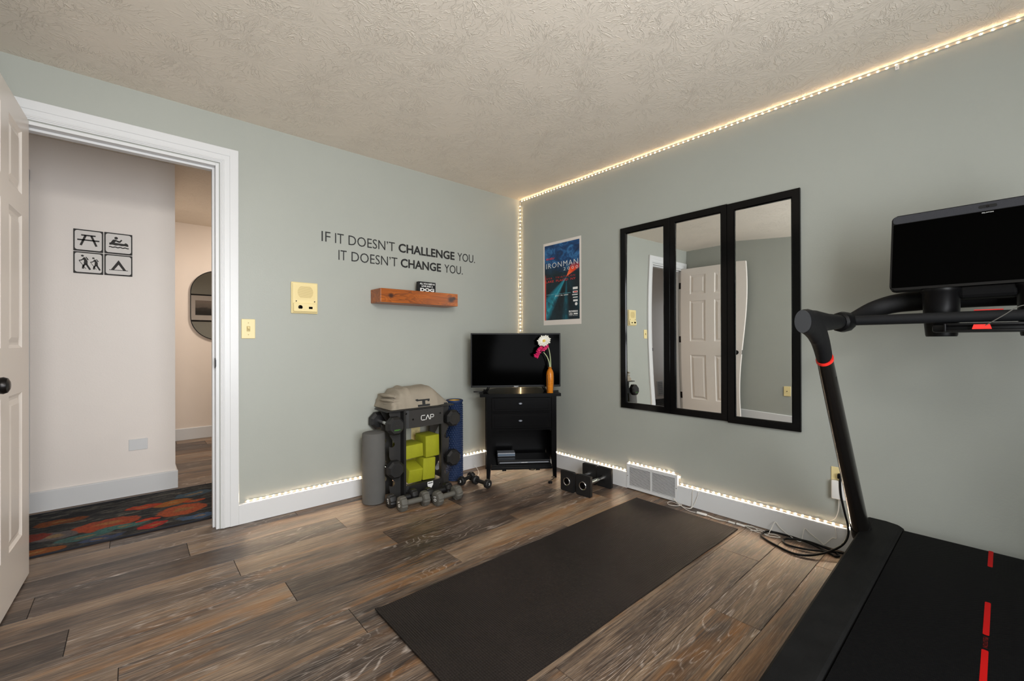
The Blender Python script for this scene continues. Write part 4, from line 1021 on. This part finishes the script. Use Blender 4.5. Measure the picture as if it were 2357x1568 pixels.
dup(q0, (-.247, -.895, 0), math.radians(2), 'square plated dumbbell with chrome handle, nearer the corner table')

# ================================================================== DUMBBELL RACK
t = thing('dumbbell_rack', 'black steel dumbbell rack with four lime blocks and a towel on top', 'rack', (-1.165, -.24, 0))
def flange(side, y):   # plate parallel to the wall with open saddles; side -1 left, +1 right
    xi, xo = .150, .238
    bm = BM(); pts = [(xi, .004), (xo-.01, .004), (xo-.01, .06)]
    # saddle slots from the outer edge, going down inward
    for zc in (.115, .225, .375, .505):
        r = .020; cx = .206
        pts += [(xo-.004, zc-.014)]
        for k in range(9):
            a = math.radians(-60 - 22*k); pts.append((cx+.006+r*math.cos(a), zc-.004+r*math.sin(a)))
        pts += [(xo-.012, zc+.052), (xo-.006, zc+.066)]
    pts += [(xo-.02, .61), (xi, .61)]
    P = [(p[0]*side, p[1]) for p in pts]
    prism(bm, P, -.0015, .0015, Matrix(((1, 0, 0, 0), (0, 0, -1, y), (0, 1, 0, 0), (0, 0, 0, 1))))
    return bm
for y in (0.0, .125):
    for s in (-1, 1): 
        obj('saddle_plate', flange(s, y), M_rack, t)
for s in (-1, 1):
    bm = BM()
    b2(bm, (s*.150-.002, -.050, .004), (s*.150+.002, 0, .60)); b2(bm, (s*.150-.002, .125, .004), (s*.150+.002, .150, .60))
    b2(bm, (s*.148-.012*(s > 0)*1, -.052, .004), (s*.148+.012*(s < 0)*1, -.048, .60))
    obj('post', bm, M_rackd, t)
    bm = BM(); b2(bm, (s*.205-.03, .01, .585), (s*.205+.03, .115, .60), .002); obj('top_bracket', bm, M_rackd, t)
bm = BM(); b2(bm, (-.118, -.056, .472), (.152, -.050, .592), .001); p = obj('front_panel', bm, M_rack, t)
bm = BM(); prism(bm, [(-.118, -.056), (-.148, -.040), (-.148, -.036), (-.118, -.052)], .472, .592); obj('panel_return', bm, M_rackd, t)
for x, z in ((-.088, .530), (.124, .550), (-.135, .572)): obj('bolt', lathe(BM(), [(.0065, 0), (.0065, .003), (.003, .005)], (x, -.056 if x > -.12 else -.049, z), (0, -1, 0), 12), M_blk, p)
bm = BM(); Mz = WL(-.026, .516, -.0565); hh_ = .034
ribbon(bm, [(.030, .032), (.006, .032), (.001, .027), (.001, .006), (.006, .001), (.030, .001)], .0045, 0, .0006, Mz)
ribbon(bm, [(.036, .0), (.051, .033), (.066, .0)], .0045, 0, .0006, Mz)
ribbon(bm, [(.073, .0), (.073, .032), (.093, .032), (.098, .028), (.098, .018), (.093, .014), (.078, .014)], .0045, 0, .0006, Mz)
obj('logo', bm, M_inkw, p)
bm = BM(); b2(bm, (-.118, -.054, .006), (.152, -.048, .089), .001); prism(bm, [(-.118, -.054), (-.148, -.040), (-.148, -.036), (-.118, -.050)], .006, .089); lp = obj('lower_panel', bm, M_rackd, t)
for x, z in ((-.09, .03), (.124, .055), (-.135, .045)): obj('bolt', lathe(BM(), [(.0065, 0), (.0065, .003), (.003, .005)], (x, -.053 if x > -.12 else -.045, z), (0, -1, 0), 12), M_blk, lp)
bm = BM(); prism(bm, [(-.022, .042), (.022, .042), (.022, .018), (.008, -.004), (-.008, -.004), (-.022, .018)], 0, .0006, WL(.045, .042, -.0545)); st = obj('warning_sticker', bm, M_inkw, lp)
bm = BM(); b2(bm, (.027, -.0557, .071), (.063, -.0551, .077)); obj('sticker_band', bm, M_ink, st)
bm = BM(); b2(bm, (-.148, -.048, .082), (.148, .15, .086)); obj('tray', bm, M_rackd, t)
bm = BM(); b2(bm, (-.268, -.050, .592), (.250, .150, .600), .002); obj('top_shelf', bm, M_rackd, t)
bm = BM(); b2(bm, (-.15, .146, .45), (.15, .150, .59)); obj('rear_panel', bm, M_rackd, t)

# green yoga blocks inside
def block(label, c, s, rot):
    o = obj('yoga_block', box(BM(), (0, 0, 0), s, .006, None, 3), M_green, None, True, 60); o.location = c; o.rotation_euler = rot
    return tag(o, label, 'yoga block', 'lime green foam blocks in the rack')
block('lime green foam block, lower left of the four in the rack', (-1.214, -.195, .1525), (.104, .145, .098), (math.radians(15), 0, math.radians(-2)))
block('lime green foam block standing on end, lower right of the four in the rack', (-1.107, -.185, .1635), (.098, .15, .150), (0, math.radians(2.5), 0))
block('lime green foam block lying flat, upper left of the four in the rack', (-1.229, -.180, .303), (.150, .16, .092), (0, math.radians(-1.5), 0))
block('lime green foam block, highest of the four, upper right in the rack', (-1.079, -.185, .318), (.110, .15, .150), (0, math.radians(-1), math.radians(0)))

# rubber dumbbells held by the rack saddles
def oct_db(label, loc, R=.062, L=.10, ph=PI/8):
    t = thing('rubber_dumbbell', label, 'dumbbell', loc, 0, 'black rubber dumbbells on the rack')
    for s in (-1, 1):
        h = obj('head', lathe(BM(), [(R*.72, 0), (R, .012), (R, .048), (R*.78, .062)], (0, s*L, 0), (0, s, 0), 8, True, ph), M_rub, t)
        obj('emblem', lathe(BM(), [(R*.5, .0618), (R*.5, .0630)], (0, s*L, 0), (0, s, 0), 20), M_rackd, h)
    obj('handle', cyl(BM(), (0, -L-.004, 0), (0, L+.004, 0), .014, 18), M_chrome, t, True); return t
A = oct_db('black rubber dumbbell with green lettering, left side top of the rack', (-1.387, -.172, .505))
bm = BM(); text_into(bm, 'INFINITY', .042, .008, WL(-.018, -.028, -.1632), .0006, .02); obj('lettering', bm, M_grn, [c for c in A.children if c.name.startswith('head')][0])
bm = BM(); text_into(bm, 'IN', .012, .006, WL(-.006, .004, -.1632), .0006, .02); obj('lettering', bm, M_dchar, [c for c in A.children if c.name.startswith('head')][0])
B = oct_db('black rubber dumbbell, left side lower saddle of the rack', (-1.387, -.172, .222), .060)
dup(B, (-.943, -.172, .505), 0, 'black rubber dumbbell, right side top of the rack')
dup(B, (-.943, -.172, .222), 0, 'black rubber dumbbell, right side lower saddle, in front of blue roller')

# hex dumbbells on the floor
def hex_db(name, label, loc, rz, mat, num, numcol, R=.052, L=.075, tw=.045, group='hand weights on the floor'):
    t = thing(name, label, 'dumbbell', loc, rz, group)
    zc = R*math.cos(PI/6)*.999 + .0008
    for s in (-1, 1):
        bm = BM(); prof = [(R*.78, 0), (R*.96, .006), (R, .012), (R, tw-.010), (R*.94, tw-.003), (R*.80, tw)]
        lathe(bm, prof, (s*(L-tw/2), 0, zc), (s, 0, 0), 6, True, 0)
        bmesh.ops.bevel(bm, geom=[e for e in bm.edges if abs(e.verts[0].co.x-e.verts[1].co.x) > .005], offset=.010, segments=3, affect='EDGES', clamp_overlap=True)
        h = obj('head', bm, mat, t, True, 35)
        if num:
            bm = BM(); M = Matrix(((0, 0, s, s*(L+tw/2+.0002)), (-s*-1*-1, 0, 0, s*num[1]/2), (0, 1, 0, zc-num[2]/2), (0, 0, 0, 1)))
            M = Matrix(((0, 0, s, s*(L+tw/2+.0002)), (s, 0, 0, -s*num[1]/2), (0, 1, 0, zc-num[2]/2), (0, 0, 0, 1)))
            M = M @ Matrix.Translation((num[1]/2, num[2]/2, 0)) @ Matrix.Rotation(num[3] if s < 0 else 0, 4, 'Z') @ Matrix.Translation((-num[1]/2, -num[2]/2, 0))
            text_into(bm, num[0], num[1], num[2], M, .0008, .01); obj('number', bm, numcol, h)
    obj('handle', cyl(BM(), (-L+tw/2-.004, 0, zc), (L-tw/2+.004, 0, zc), .0165, 18), mat, t, True)
    return t
hex_db('hand_weight', 'grey ten pound hand weight on the floor, left of the grey pair', (-1.335, -.455, 0), math.radians(-3), M_neo, ('10', .034, .026, math.radians(-70)), M_inkw)
hex_db('hand_weight', 'grey ten pound hand weight on the floor, right of the grey pair', (-1.120, -.510, 0), math.radians(4), M_neo, ('10', .030, .028, math.radians(-80)), M_inkw)
hex_db('hand_weight', 'black hand weight with white lettering behind the left grey weight', (-1.360, -.352, 0), math.radians(-2), M_rub, ('FIT', .034, .018, math.radians(-70)), M_inkw, .048)
hex_db('hand_weight', 'black hand weight behind the right grey weight, touching the rack', (-1.120, -.395, 0), math.radians(3), M_rub, ('15', .026, .018, 0), M_dchar, .048)
# two small round-headed ones
def small_db(label, loc, rz):
    t = thing('small_hand_weight', label, 'dumbbell', loc, rz, 'small black hand weights by the table leg')
    R = .033; zc = R+.0006
    for s in (-1, 1):
        h = obj('head', lathe(BM(), [(R*.7, 0), (R*.96, .006), (R, .016), (R*.92, .030), (R*.7, .034)], (s*.048, 0, zc), (s, 0, 0), 10), M_rub, t, True, 30)
        bm = BM(); text_into(bm, '3', .010, .016, Matrix(((0, 0, s, s*.0822), (s, 0, 0, -s*.005), (0, 1, 0, zc-.008), (0, 0, 0, 1))), .0008, .01); obj('number', bm, M_inkw, h)
    obj('handle', cyl(BM(), (-.052, 0, zc), (.052, 0, zc), .014, 16), M_rub, t, True); return t
small_db('small black three pound hand weight beside the blue roller', (-.800, -.275, 0), math.radians(22))
small_db('small black three pound hand weight against the table left front leg', (-.765, -.412, 0), math.radians(95+180))

# foam rollers
t = tag(obj('foam_roller', lathe(BM(), [(.062, .001), (.070, .004), (.072, .012), (.072, .23), (.072, .447), (.070, .456), (.062, .459), (.020, .4595)], (0, 0, 0), (0, 0, 1), 48), M_foam, None, True), 'smooth grey foam roller standing on end left of the rack', 'foam roller')
t.location = (-1.479, -.185, 0)
t = thing('textured_roller', 'blue knobbly foam roller standing on end right of the rack', 'foam roller', (-.818, -.142, 0))
bm = BM(); lathe(bm, [(.050, .001), (.061, .003), (.061, .590), (.066, .594), (.066, .604), (.060, .609), (.051, .608), (.050, .59)], (0, 0, 0), (0, 0, 1), 40); 
for rw in range(34):
    z = .02 + rw*.0166
    for k in range(20):
        a = 2*PI*(k+.5*(rw % 2))/20; c = Vector((.061*math.cos(a), .061*math.sin(a), z))
        big = (k % 5 == 0)
        r_ = bmesh.ops.create_icosphere(bm, subdivisions=1, radius=1.0, matrix=Matrix.Translation(c) @ Matrix.Rotation(a, 4, 'Z') @ Matrix.Diagonal((.006, .0085 if not big else .007, .0075, 1)))
obj('foam', bm, M_blue, t, True, 60)
bm = BM(); lathe(bm, [(.0505, .30), (.0505, .602), (.046, .602), (.046, .30)], (0, 0, 0), (0, 0, 1), 40); obj('core', bm, M_yel, t, True)

# towel
t = thing('folded_towel', 'taupe folded towel with black emblem lying on top of the dumbbell rack', 'towel', (-1.165, -.19, .6005))
def tsurf(u, th):
    """u 0..1 along x, th 0..1 front bottom -> over the top -> back bottom"""
    x = -.232 + .47*u
    Hh = .128*min(1, (u/.05))**.5 if u < .05 else .128
    if u > .70: Hh = .128 - .112*((u-.70)/.30)**1.1
    Hh += .009*min(1, max(0, (u-.17)/.45))*(1 if u < .70 else max(0, 1-(u-.70)/.2))
    if u > .26 and u < .34: Hh += .012*math.sin((u-.26)/.08*PI)
    if u < .17: Hh -= .030*(1 if u < .14 else (.17-u)/.03)
    dep = .135*(1-.35*max(0, (u-.75)/.25))
    a = PI*th; cx = math.cos(a); sz = math.sin(a)
    y = .055 - dep*math.copysign(abs(cx)**.55, cx); z = Hh*abs(sz)**.45
    y += .020*(z/.13)*(1 if th < .5 else 0)
    y += .006*noise.noise(Vector((x*9, z*14, 3))) + .010*noise.noise(Vector((x*22, z*5, 8)))*(.4 if u > .25 else 1)
    z += .006*noise.noise(Vector((x*12, y*12, 1)))*abs(sz)
    if u < .22: y += .010*math.sin(z*170)*(1-u/.22)
    return Vector((x, y, max(z, .0012)))
bm = BM(); NU, NT = 80, 48; V = {}
for i in range(NU+1):
    for j in range(NT+1): V[i, j] = bm.verts.new(tsurf(i/NU, j/NT))
for i in range(NU):
    for j in range(NT): bm.faces.new((V[i, j], V[i+1, j], V[i+1, j+1], V[i, j+1]))
for i in (0, NU): bm.faces.new([V[i, j] for j in range(NT+1)])
for i in range(NU): bm.faces.new((V[i, 0], V[i+1, 0], V[i+1, NT], V[i, NT]))
cl = obj('cloth', bm, M_towel, t, True, 60)
# rolled edges of the fold on the left end
for k, (zz, rr, xx) in enumerate(((.088, .017, -.222), (.058, .015, -.226), (.030, .015, -.214), (.012, .011, -.190))):
    bm = BM(); tube(bm, [(xx+.02, -.080+.005*k, zz), (xx+.005, -.03, zz+.004), (xx, .04, zz), (xx+.01, .11, zz-.002)], [rr*.6, rr, rr, rr*.7], 12, 6, ry=[rr*.5, rr*.75, rr*.7, rr*.5]); obj('fold', bm, M_towel, t, True)
def on_towel(pts, off=.0015):
    bm = BM(); 
    for quad in pts:
        (ua, za), (ub, zb) = quad
        nu = 10; nz = 5; VV = {}
        def find(u, z):
            lo, hi = 0.0, .5
            for _ in range(22):
                m = (lo+hi)/2
                if tsurf(u, m).z < z: lo = m
                else: hi = m
            p = tsurf(u, (lo+hi)/2); return p + Vector((0, -off-.001, .0004))
        for i in range(nu+1):
            for j in range(nz+1): VV[i, j] = bm.verts.new(find(ua+(ub-ua)*i/nu, za+(zb-za)*j/nz))
        for i in range(nu):
            for j in range(nz): bm.faces.new((VV[i, j], VV[i+1, j], VV[i+1, j+1], VV[i, j+1]))
    return bm
e = obj('emblem', on_towel([((.42, .004), (.62, .018)), ((.495, .018), (.545, .045)), ((.40, .043), (.62, .053)), ((.385, .048), (.43, .057)), ((.585, .036), (.615, .046))]), M_ink, cl)

# ================================================================== CABLES ON THE FLOOR
t = thing('white_usb_cable', 'white usb light cable with inline controller beside the exercise mat', 'cable', (0, 0, 0))
z = .003
bm = BM(); tube(bm, [(-.012, -1.628, .118), (-.018, -1.622, .10), (-.020, -1.622, .05), (-.028, -1.622, .010), (-.05, -1.615, z), (-.055, -1.585, z), (-.045, -1.55, z), (-.035, -1.50, z+.004), (-.055, -1.475, z), (-.085, -1.50, z), (-.075, -1.545, z+.002), (-.045, -1.565, z+.006), (-.04, -1.53, .012), (-.030, -1.505, .03), (-.045, -1.515, .028), (-.065, -1.57, .010), (-.088, -1.632, z), (-.088, -1.675, z+.002)], .0018, 7); 
tube(bm, [(-.012, -1.660, .118), (-.018, -1.656, .09), (-.022, -1.645, .05), (-.030, -1.628, .010), (-.055, -1.620, z+.001), (-.062, -1.59, z+.003)], .0018, 7)
tube(bm, [(-.086, -1.745, z+.004), (-.088, -1.80, z), (-.080, -1.845, z+.002), (-.077, -1.865, z+.002)], .0018, 7); tube(bm, [(-.080, -1.745, z+.004), (-.078, -1.79, z), (-.076, -1.845, z+.001)], .0016, 7)
tube(bm, [(-.075, -1.955, z+.004), (-.090, -2.00, z), (-.098, -2.04, z), (-.085, -2.075, z), (-.065, -2.06, z+.004), (-.060, -2.01, z+.004), (-.055, -1.965, z), (-.075, -1.94, z+.006), (-.065, -1.99, .012), (-.085, -2.02, .008), (-.10, -1.99, z), (-.085, -2.04, .010), (-.105, -2.07, .004), (-.10, -2.11, .006), (-.078, -2.13, .004), (-.060, -2.10, .004), (-.085, -2.08, .010), (-.060, -2.085, .035), (-.030, -2.092, .060), (-.028, -2.115, .036), (-.035, -2.160, .012), (-.060, -2.205, .006), (-.050, -2.220, .010), (-.026, -2.228, .066), (-.022, -2.25, .05), (-.024, -2.30, .020), (-.030, -2.315, .016), (-.022, -2.345, .055), (-.020, -2.362, .060), (-.018, -2.360, .09), (-.014, -2.354, .122)], .0018, 7, 6)
obj('cord', bm, M_wire, t, True)
obj('controller', box(BM(), (-.086, -1.712, .0075), (.016, .060, .012), .004, (0, 0, math.radians(4)), 3), M_wplas, t, True)
obj('connector', box(BM(), (-.078, -1.882, .006), (.010, .036, .008), .002, (0, 0, math.radians(-2))), M_wplas, t)
obj('connector', box(BM(), (-.074, -1.93, .006), (.012, .046, .009), .002, (0, 0, math.radians(-2))), M_wplas, t)
t = thing('treadmill_power_cord', 'thick black power cord looped from the outlet to the treadmill', 'cord', (0, 0, 0))
bm = BM(); tube(bm, [(-.028, -2.384, .378), (-.036, -2.382, .345), (-.036, -2.386, .28), (-.034, -2.400, .20), (-.036, -2.412, .145), (-.050, -2.415, .10), (-.080, -2.400, .06), (-.130, -2.360, .030), (-.200, -2.300, .012), (-.228, -2.240, .006), (-.205, -2.160, .006), (-.150, -2.070, .006), (-.110, -2.055, .010), (-.055, -2.075, .010), (-.035, -2.16, .008), (-.055, -2.26, .010), (-.095, -2.35, .006), (-.110, -2.380, .006), (-.085, -2.385, .008), (-.060, -2.33, .012), (-.050, -2.24, .014), (-.080, -2.165, .010), (-.115, -2.155, .006), (-.150, -2.19, .006), (-.140, -2.27, .010), (-.095, -2.35, .014), (-.055, -2.39, .008), (-.045, -2.43, .006), (-.05, -2.49, .006)], .0052, 10, 8); obj('cord', bm, M_blk2, t, True)
obj('plug', box(BM(), (-.021, -2.384, .375), (.026, .030, .026), .006, None, 3), M_blk2, t, True)
# white lead behind the small weights
tag(obj('white_lead', tube(BM(), [(-.70, -.20, .003), (-.74, -.235, .006), (-.72, -.27, .004), (-.67, -.245, .004), (-.64, -.20, .006), (-.655, -.22, .010), (-.60, -.16, .006), (-.575, -.11, .02), (-.59, -.09, .05)], .002, 7), M_wire, None, True), 'thin white lead on the floor behind the small black hand weights', 'cable')

# ================================================================== TREADMILL
TY = -2.885
t = thing('treadmill', 'black treadmill with large tilted screen, red dashed belt and slanted posts', 'treadmill', (-.9, TY, 0))
ox = -.9
def X(v): return v-ox
bm = BM(); b2(bm, (X(-1.62), -.245, .10), (X(-.19), .245, .240), .01)
b2(bm, (X(-1.70), -.36, .035), (X(-.25), .36, .12), .02); obj('chassis', bm, M_matte, t)
# belt with rounded ends
bm = BM(); prof = []
for k in range(9): a = PI/2 - PI*k/8; prof.append((X(-.235)+.05*math.cos(a), .200+.05*math.sin(a)))
for k in range(9): a = -PI/2 - PI*k/8; prof.append((X(-1.62)+.05*math.cos(a), .200+.05*math.sin(a)))
A = [bm.verts.new((p[0], -.246, p[1])) for p in prof]; B = [bm.verts.new((p[0], .246, p[1])) for p in prof]
for i in range(len(prof)): bm.faces.new((A[i], A[(i+1) % len(prof)], B[(i+1) % len(prof)], B[i]))
belt = obj('belt', bm, M_belt, t, True)
for (a, b_) in ((-.222, -.393), (-.706, -.927), (-1.013, -1.30), (-1.42, -1.60)):
    bm = BM(); prism(bm, rrect(X(b_), -.0062, X(a), .0062, .004, 3), .2501, .2506); obj('dash', bm, M_redb, belt)
bm = BM(); text_into(bm, 'PELOTON', .062, .009, Matrix(((-1, 0, 0, X(-.939)), (0, -1, 0, .0045), (0, 0, 1, .2501), (0, 0, 0, 1))), .0004, .0); obj('lettering', bm, M_redd, belt)
for s in (1, -1):
    # side rail: outline from above, extruded, slightly skewed like the photo
    o_ = [(X(-1.77), .118), (X(-1.74), .108)]
    P_ = [(X(-.16), .378), (X(-1.60), .352), (X(-1.76), .345), (X(-1.76), .250), (X(-.20), .2465), (X(-.175), .262), (X(-.160), .300)]
    P_ = [(p[0], p[1]*s) for p in P_]
    bm = BM(); n_ = len(P_)
    cx_ = sum(p[0] for p in P_)/n_; cy_ = sum(p[1] for p in P_)/n_
    def ring(z, ins): return [bm.verts.new((p[0]+(ins if p[0] < cx_ else -ins), p[1]+(ins if p[1] < cy_ else -ins), z)) for p in P_]
    L = [ring(.07, .012), ring(.09, 0), ring(.240, 0), ring(.249, .003), ring(.254, .010)]
    for A, B in zip(L, L[1:]):
        for k in range(n_): bm.faces.new((A[k], A[(k+1) % n_], B[(k+1) % n_], B[k]))
    bm.faces.new(L[0]); bm.faces.new(L[-1]); obj('side_rail', bm, M_deck, t, True, 30)
    # slanted post
    y = s*.372
    bm = BM(); tube(bm, [(X(-.285), y, .18), (X(-.33), y-.000*s, .25), (X(-.58), y+.006*s, .620), (X(-.824), y+.012*s, .984)], [.031, .030, .027, .0235], 28, 6, ry=[.046, .046, .040, .033], up=(.84, 0, .55)); 
    post = obj('post', bm, M_post, t, True)
    obj('post_collar', tube(BM(), [(X(-.31), y, .222), (X(-.325), y, .244), (X(-.335), y, .262)], .035, 28, 3, ry=.052, up=(.84, 0, .55)), M_matte, post, True)
    obj('slot', box(BM(), (X(-.775), y+s*.0+.012*s-.023, .905), (.010, .006, .045), .003, (0, math.radians(-34), 0)), M_blk, post)
    obj('red_ring', tube(BM(), [(X(-.822), y+.012*s, .981), (X(-.8275), y+.012*s, .989)], .0258, 32, 1, ry=.0352, up=(.84, 0, .55)), M_red, post, True)
    # handrail with blended neck
    bm = BM(); yy = y+.012*s
    tube(bm, [(X(-.826), yy, .987), (X(-.868), yy, 1.040), (X(-.925), yy, 1.085), (X(-1.00), yy, 1.108), (X(-1.072), yy, 1.114)], [.0235, .025, .025, .024, .022], 24, 6, ry=[.033, .042, .052, .047, .038], up=(.6, 0, .8))
    tube(bm, [(X(-1.075), yy, 1.112), (X(-.95), yy, 1.115), (X(-.80), yy, 1.118), (X(-.62), yy, 1.124), (X(-.54), yy-.004*s, 1.128)], [.0215, .024, .024, .023, .022], 24, 5, ry=[.037, .040, .032, .027, .025], up=(0, 0, 1))
    h = obj('handrail', bm, M_matte, t, True)
    md = h.modifiers.new('blend', 'REMESH'); md.mode = 'VOXEL'; md.voxel_size = .005; md.use_smooth_shade = True
    md = h.modifiers.new('soft', 'SMOOTH'); md.factor = .6; md.iterations = 8
    bm = BM(); tube(bm, [(X(-1.070), yy, 1.1125), (X(-1.082), yy, 1.1125)], .0215, 24, 1, ry=.036, up=(0, 0, 1)); obj('end_cap', bm, simple('cap_grey', (40, 41, 44), .5), h, True)
    bm = BM(); x_, y_, z_ = X(-.590), yy, 1.124
    lathe(bm, [(.030, -.026), (.038, -.020), (.040, -.009), (.040, .009), (.038, .020), (.030, .026)], (x_, y_-.006*s, z_), (1, -.35*s, .03), 12); obj('speed_dial', bm, M_blk2, h, True, 30)
    # arm sweeping up under the screen
bm = BM(); arm = [(X(-.57), .383, 1.120), (X(-.50), .360, 1.140), (X(-.44), .315, 1.172), (X(-.41), .255, 1.195), (X(-.40), .19, 1.203), (X(-.395), .10, 1.207), (X(-.395), 0, 1.208)]
arm += [(p[0], -p[1], p[2]) for p in arm[-2::-1]]
tube(bm, arm, .020, 20, 6, ry=[.022, .026, .033, .036, .038, .038, .038, .038, .038, .036, .033, .026, .022], up=(0, 0, 1)); obj('screen_arm', bm, M_matte, t, True)
bm = BM(); tube(bm, [(X(-.575), .376, 1.128), (X(-.572), .30, 1.1285), (X(-.57), 0, 1.130), (X(-.572), -.30, 1.1285), (X(-.575), -.376, 1.128)], .0185, 20, 6); obj('crossbar', bm, simple('crossbar_foam', (19, 20, 22), .65, spec=.2, bs=.2), t, True)
# cup holders
for s in (1, -1):
    bm = BM(); lathe(bm, [(.040, -.085), (.042, -.080), (.047, -.02), (.050, .070), (.054, .074), (.054, .084), (.050, .085), (.046, .080), (.043, -.02), (.038, -.070)], (X(-.50), s*.112, 1.150), (0, 0, 1), 36)
    obj('cup_holder', bm, M_blk2, t, True, 50)
# tray with safety key
bm = BM(); b2(bm, (X(-.575), -.130, 1.078), (X(-.48), .130, 1.106), .008); b2(bm, (X(-.592), -.095, 1.100), (X(-.56), .095, 1.109), .003); b2(bm, (X(-.598), -.095, 1.080), (X(-.56), .095, 1.087), .003)
b2(bm, (X(-.598), -.10, 1.080), (X(-.56), -.094, 1.108), .002); b2(bm, (X(-.598), .094, 1.080), (X(-.56), .10, 1.108), .002)
tr = obj('console_tray', bm, M_blk2, t, True, 30)
bm = BM(); prism(bm, [(-.022, -.0075), (.022, -.0075), (.018, .0075), (-.018, .0075)], 0, .016, Matrix(((0, 0, -1, X(-.582)), (-1, 0, 0, .012), (0, 1, 0, 1.0955), (0, 0, 0, 1)))); obj('safety_key', bm, simple('safety_red', (236, 40, 30), .35), tr)
bm = BM(); tube(bm, [(X(-.596), .006, 1.098), (X(-.604), -.010, 1.110), (X(-.604), -.035, 1.130), (X(-.60), -.060, 1.152), (X(-.59), -.078, 1.160), (X(-.585), -.095, 1.158), (X(-.58), -.14, 1.15)], .0014, 6); obj('tether_cord', bm, M_neo, tr, True)
obj('red_lip', box(BM(), (X(-.54), -.002, 1.152), (.012, .066, .004), .001), M_red, t)
# screen, tilted back
tilt = math.atan2(.07, .295)
Ms = Matrix.Translation((X(-.500), 0, 1.240)) @ Matrix.Rotation(tilt, 4, 'Y')
def screen_part(bm_):
    bmesh.ops.transform(bm_, matrix=Ms, verts=bm_.verts); return bm_
hw_, hs_ = .2525, .303
MR = Matrix(((0, 0, 1, 0), (1, 0, 0, 0), (0, 1, 0, 0), (0, 0, 0, 1)))
bm = BM(); prism(bm, rrect(-hw_, 0, hw_, hs_, .016, 5), 0, .030, MR)
es = [e for e in bm.edges if abs(e.verts[0].co.x-e.verts[1].co.x) < 1e-6]
bmesh.ops.bevel(bm, geom=es, offset=.004, segments=2, affect='EDGES', clamp_overlap=True)
mon = obj('monitor', screen_part(bm), M_blk2, t, True, 40)
bm = BM(); prism(bm, rrect(-hw_+.006, .010, hw_-.006, hs_-.036, .004, 3), -.0012, .0004, MR); obj('display_glass', screen_part(bm), M_screen, mon)
bm = BM(); prism(bm, rrect(-hw_+.004, hs_-.034, hw_-.004, hs_-.003, .012, 4), -.0010, .0004, MR); obj('speaker_bar', screen_part(bm), simple('speaker_cloth', (44, 45, 50), .85, bs=.5, bscale=600), mon)
bm = BM(); prism(bm, rrect(-.022, hs_-.024, .022, hs_-.012, .0055, 5), -.0018, -.0006, MR); cam_ = obj('camera_slot', screen_part(bm), M_dark, mon)
bm = BM(); lathe(bm, [(.004, 0), (.0035, .001)], (-.0018, 0, hs_-.018), (-1, 0, 0), 14); obj('lens', screen_part(bm), M_blk, cam_)
bm = BM(); text_into(bm, 'PELOTON', .027, .0034, Matrix(((0, 0, -1, -.0013), (-1, 0, 0, .0135), (0, 1, 0, hs_-.043), (0, 0, 0, 1))), .0004, .0); obj('logo', screen_part(bm), M_inkw, mon)
bm = BM(); b2(bm, (X(-.45), -.05, 1.20), (X(-.39), .05, 1.36), .01); obj('screen_mount', bm, M_matte, t)
bm = BM(); b2(bm, (X(-.52), -.07, 1.195), (X(-.40), .07, 1.236), .012); obj('mount_hood', bm, simple('hood_black', (8, 8, 9), .7, spec=.1), t)
# feet
for s in (1, -1):
    for x in (-.32, -1.6): obj('foot', cyl(BM(), (X(x), s*.30, .0008), (X(x), s*.30, .05), .03, 20, .004), M_rub, t, True)
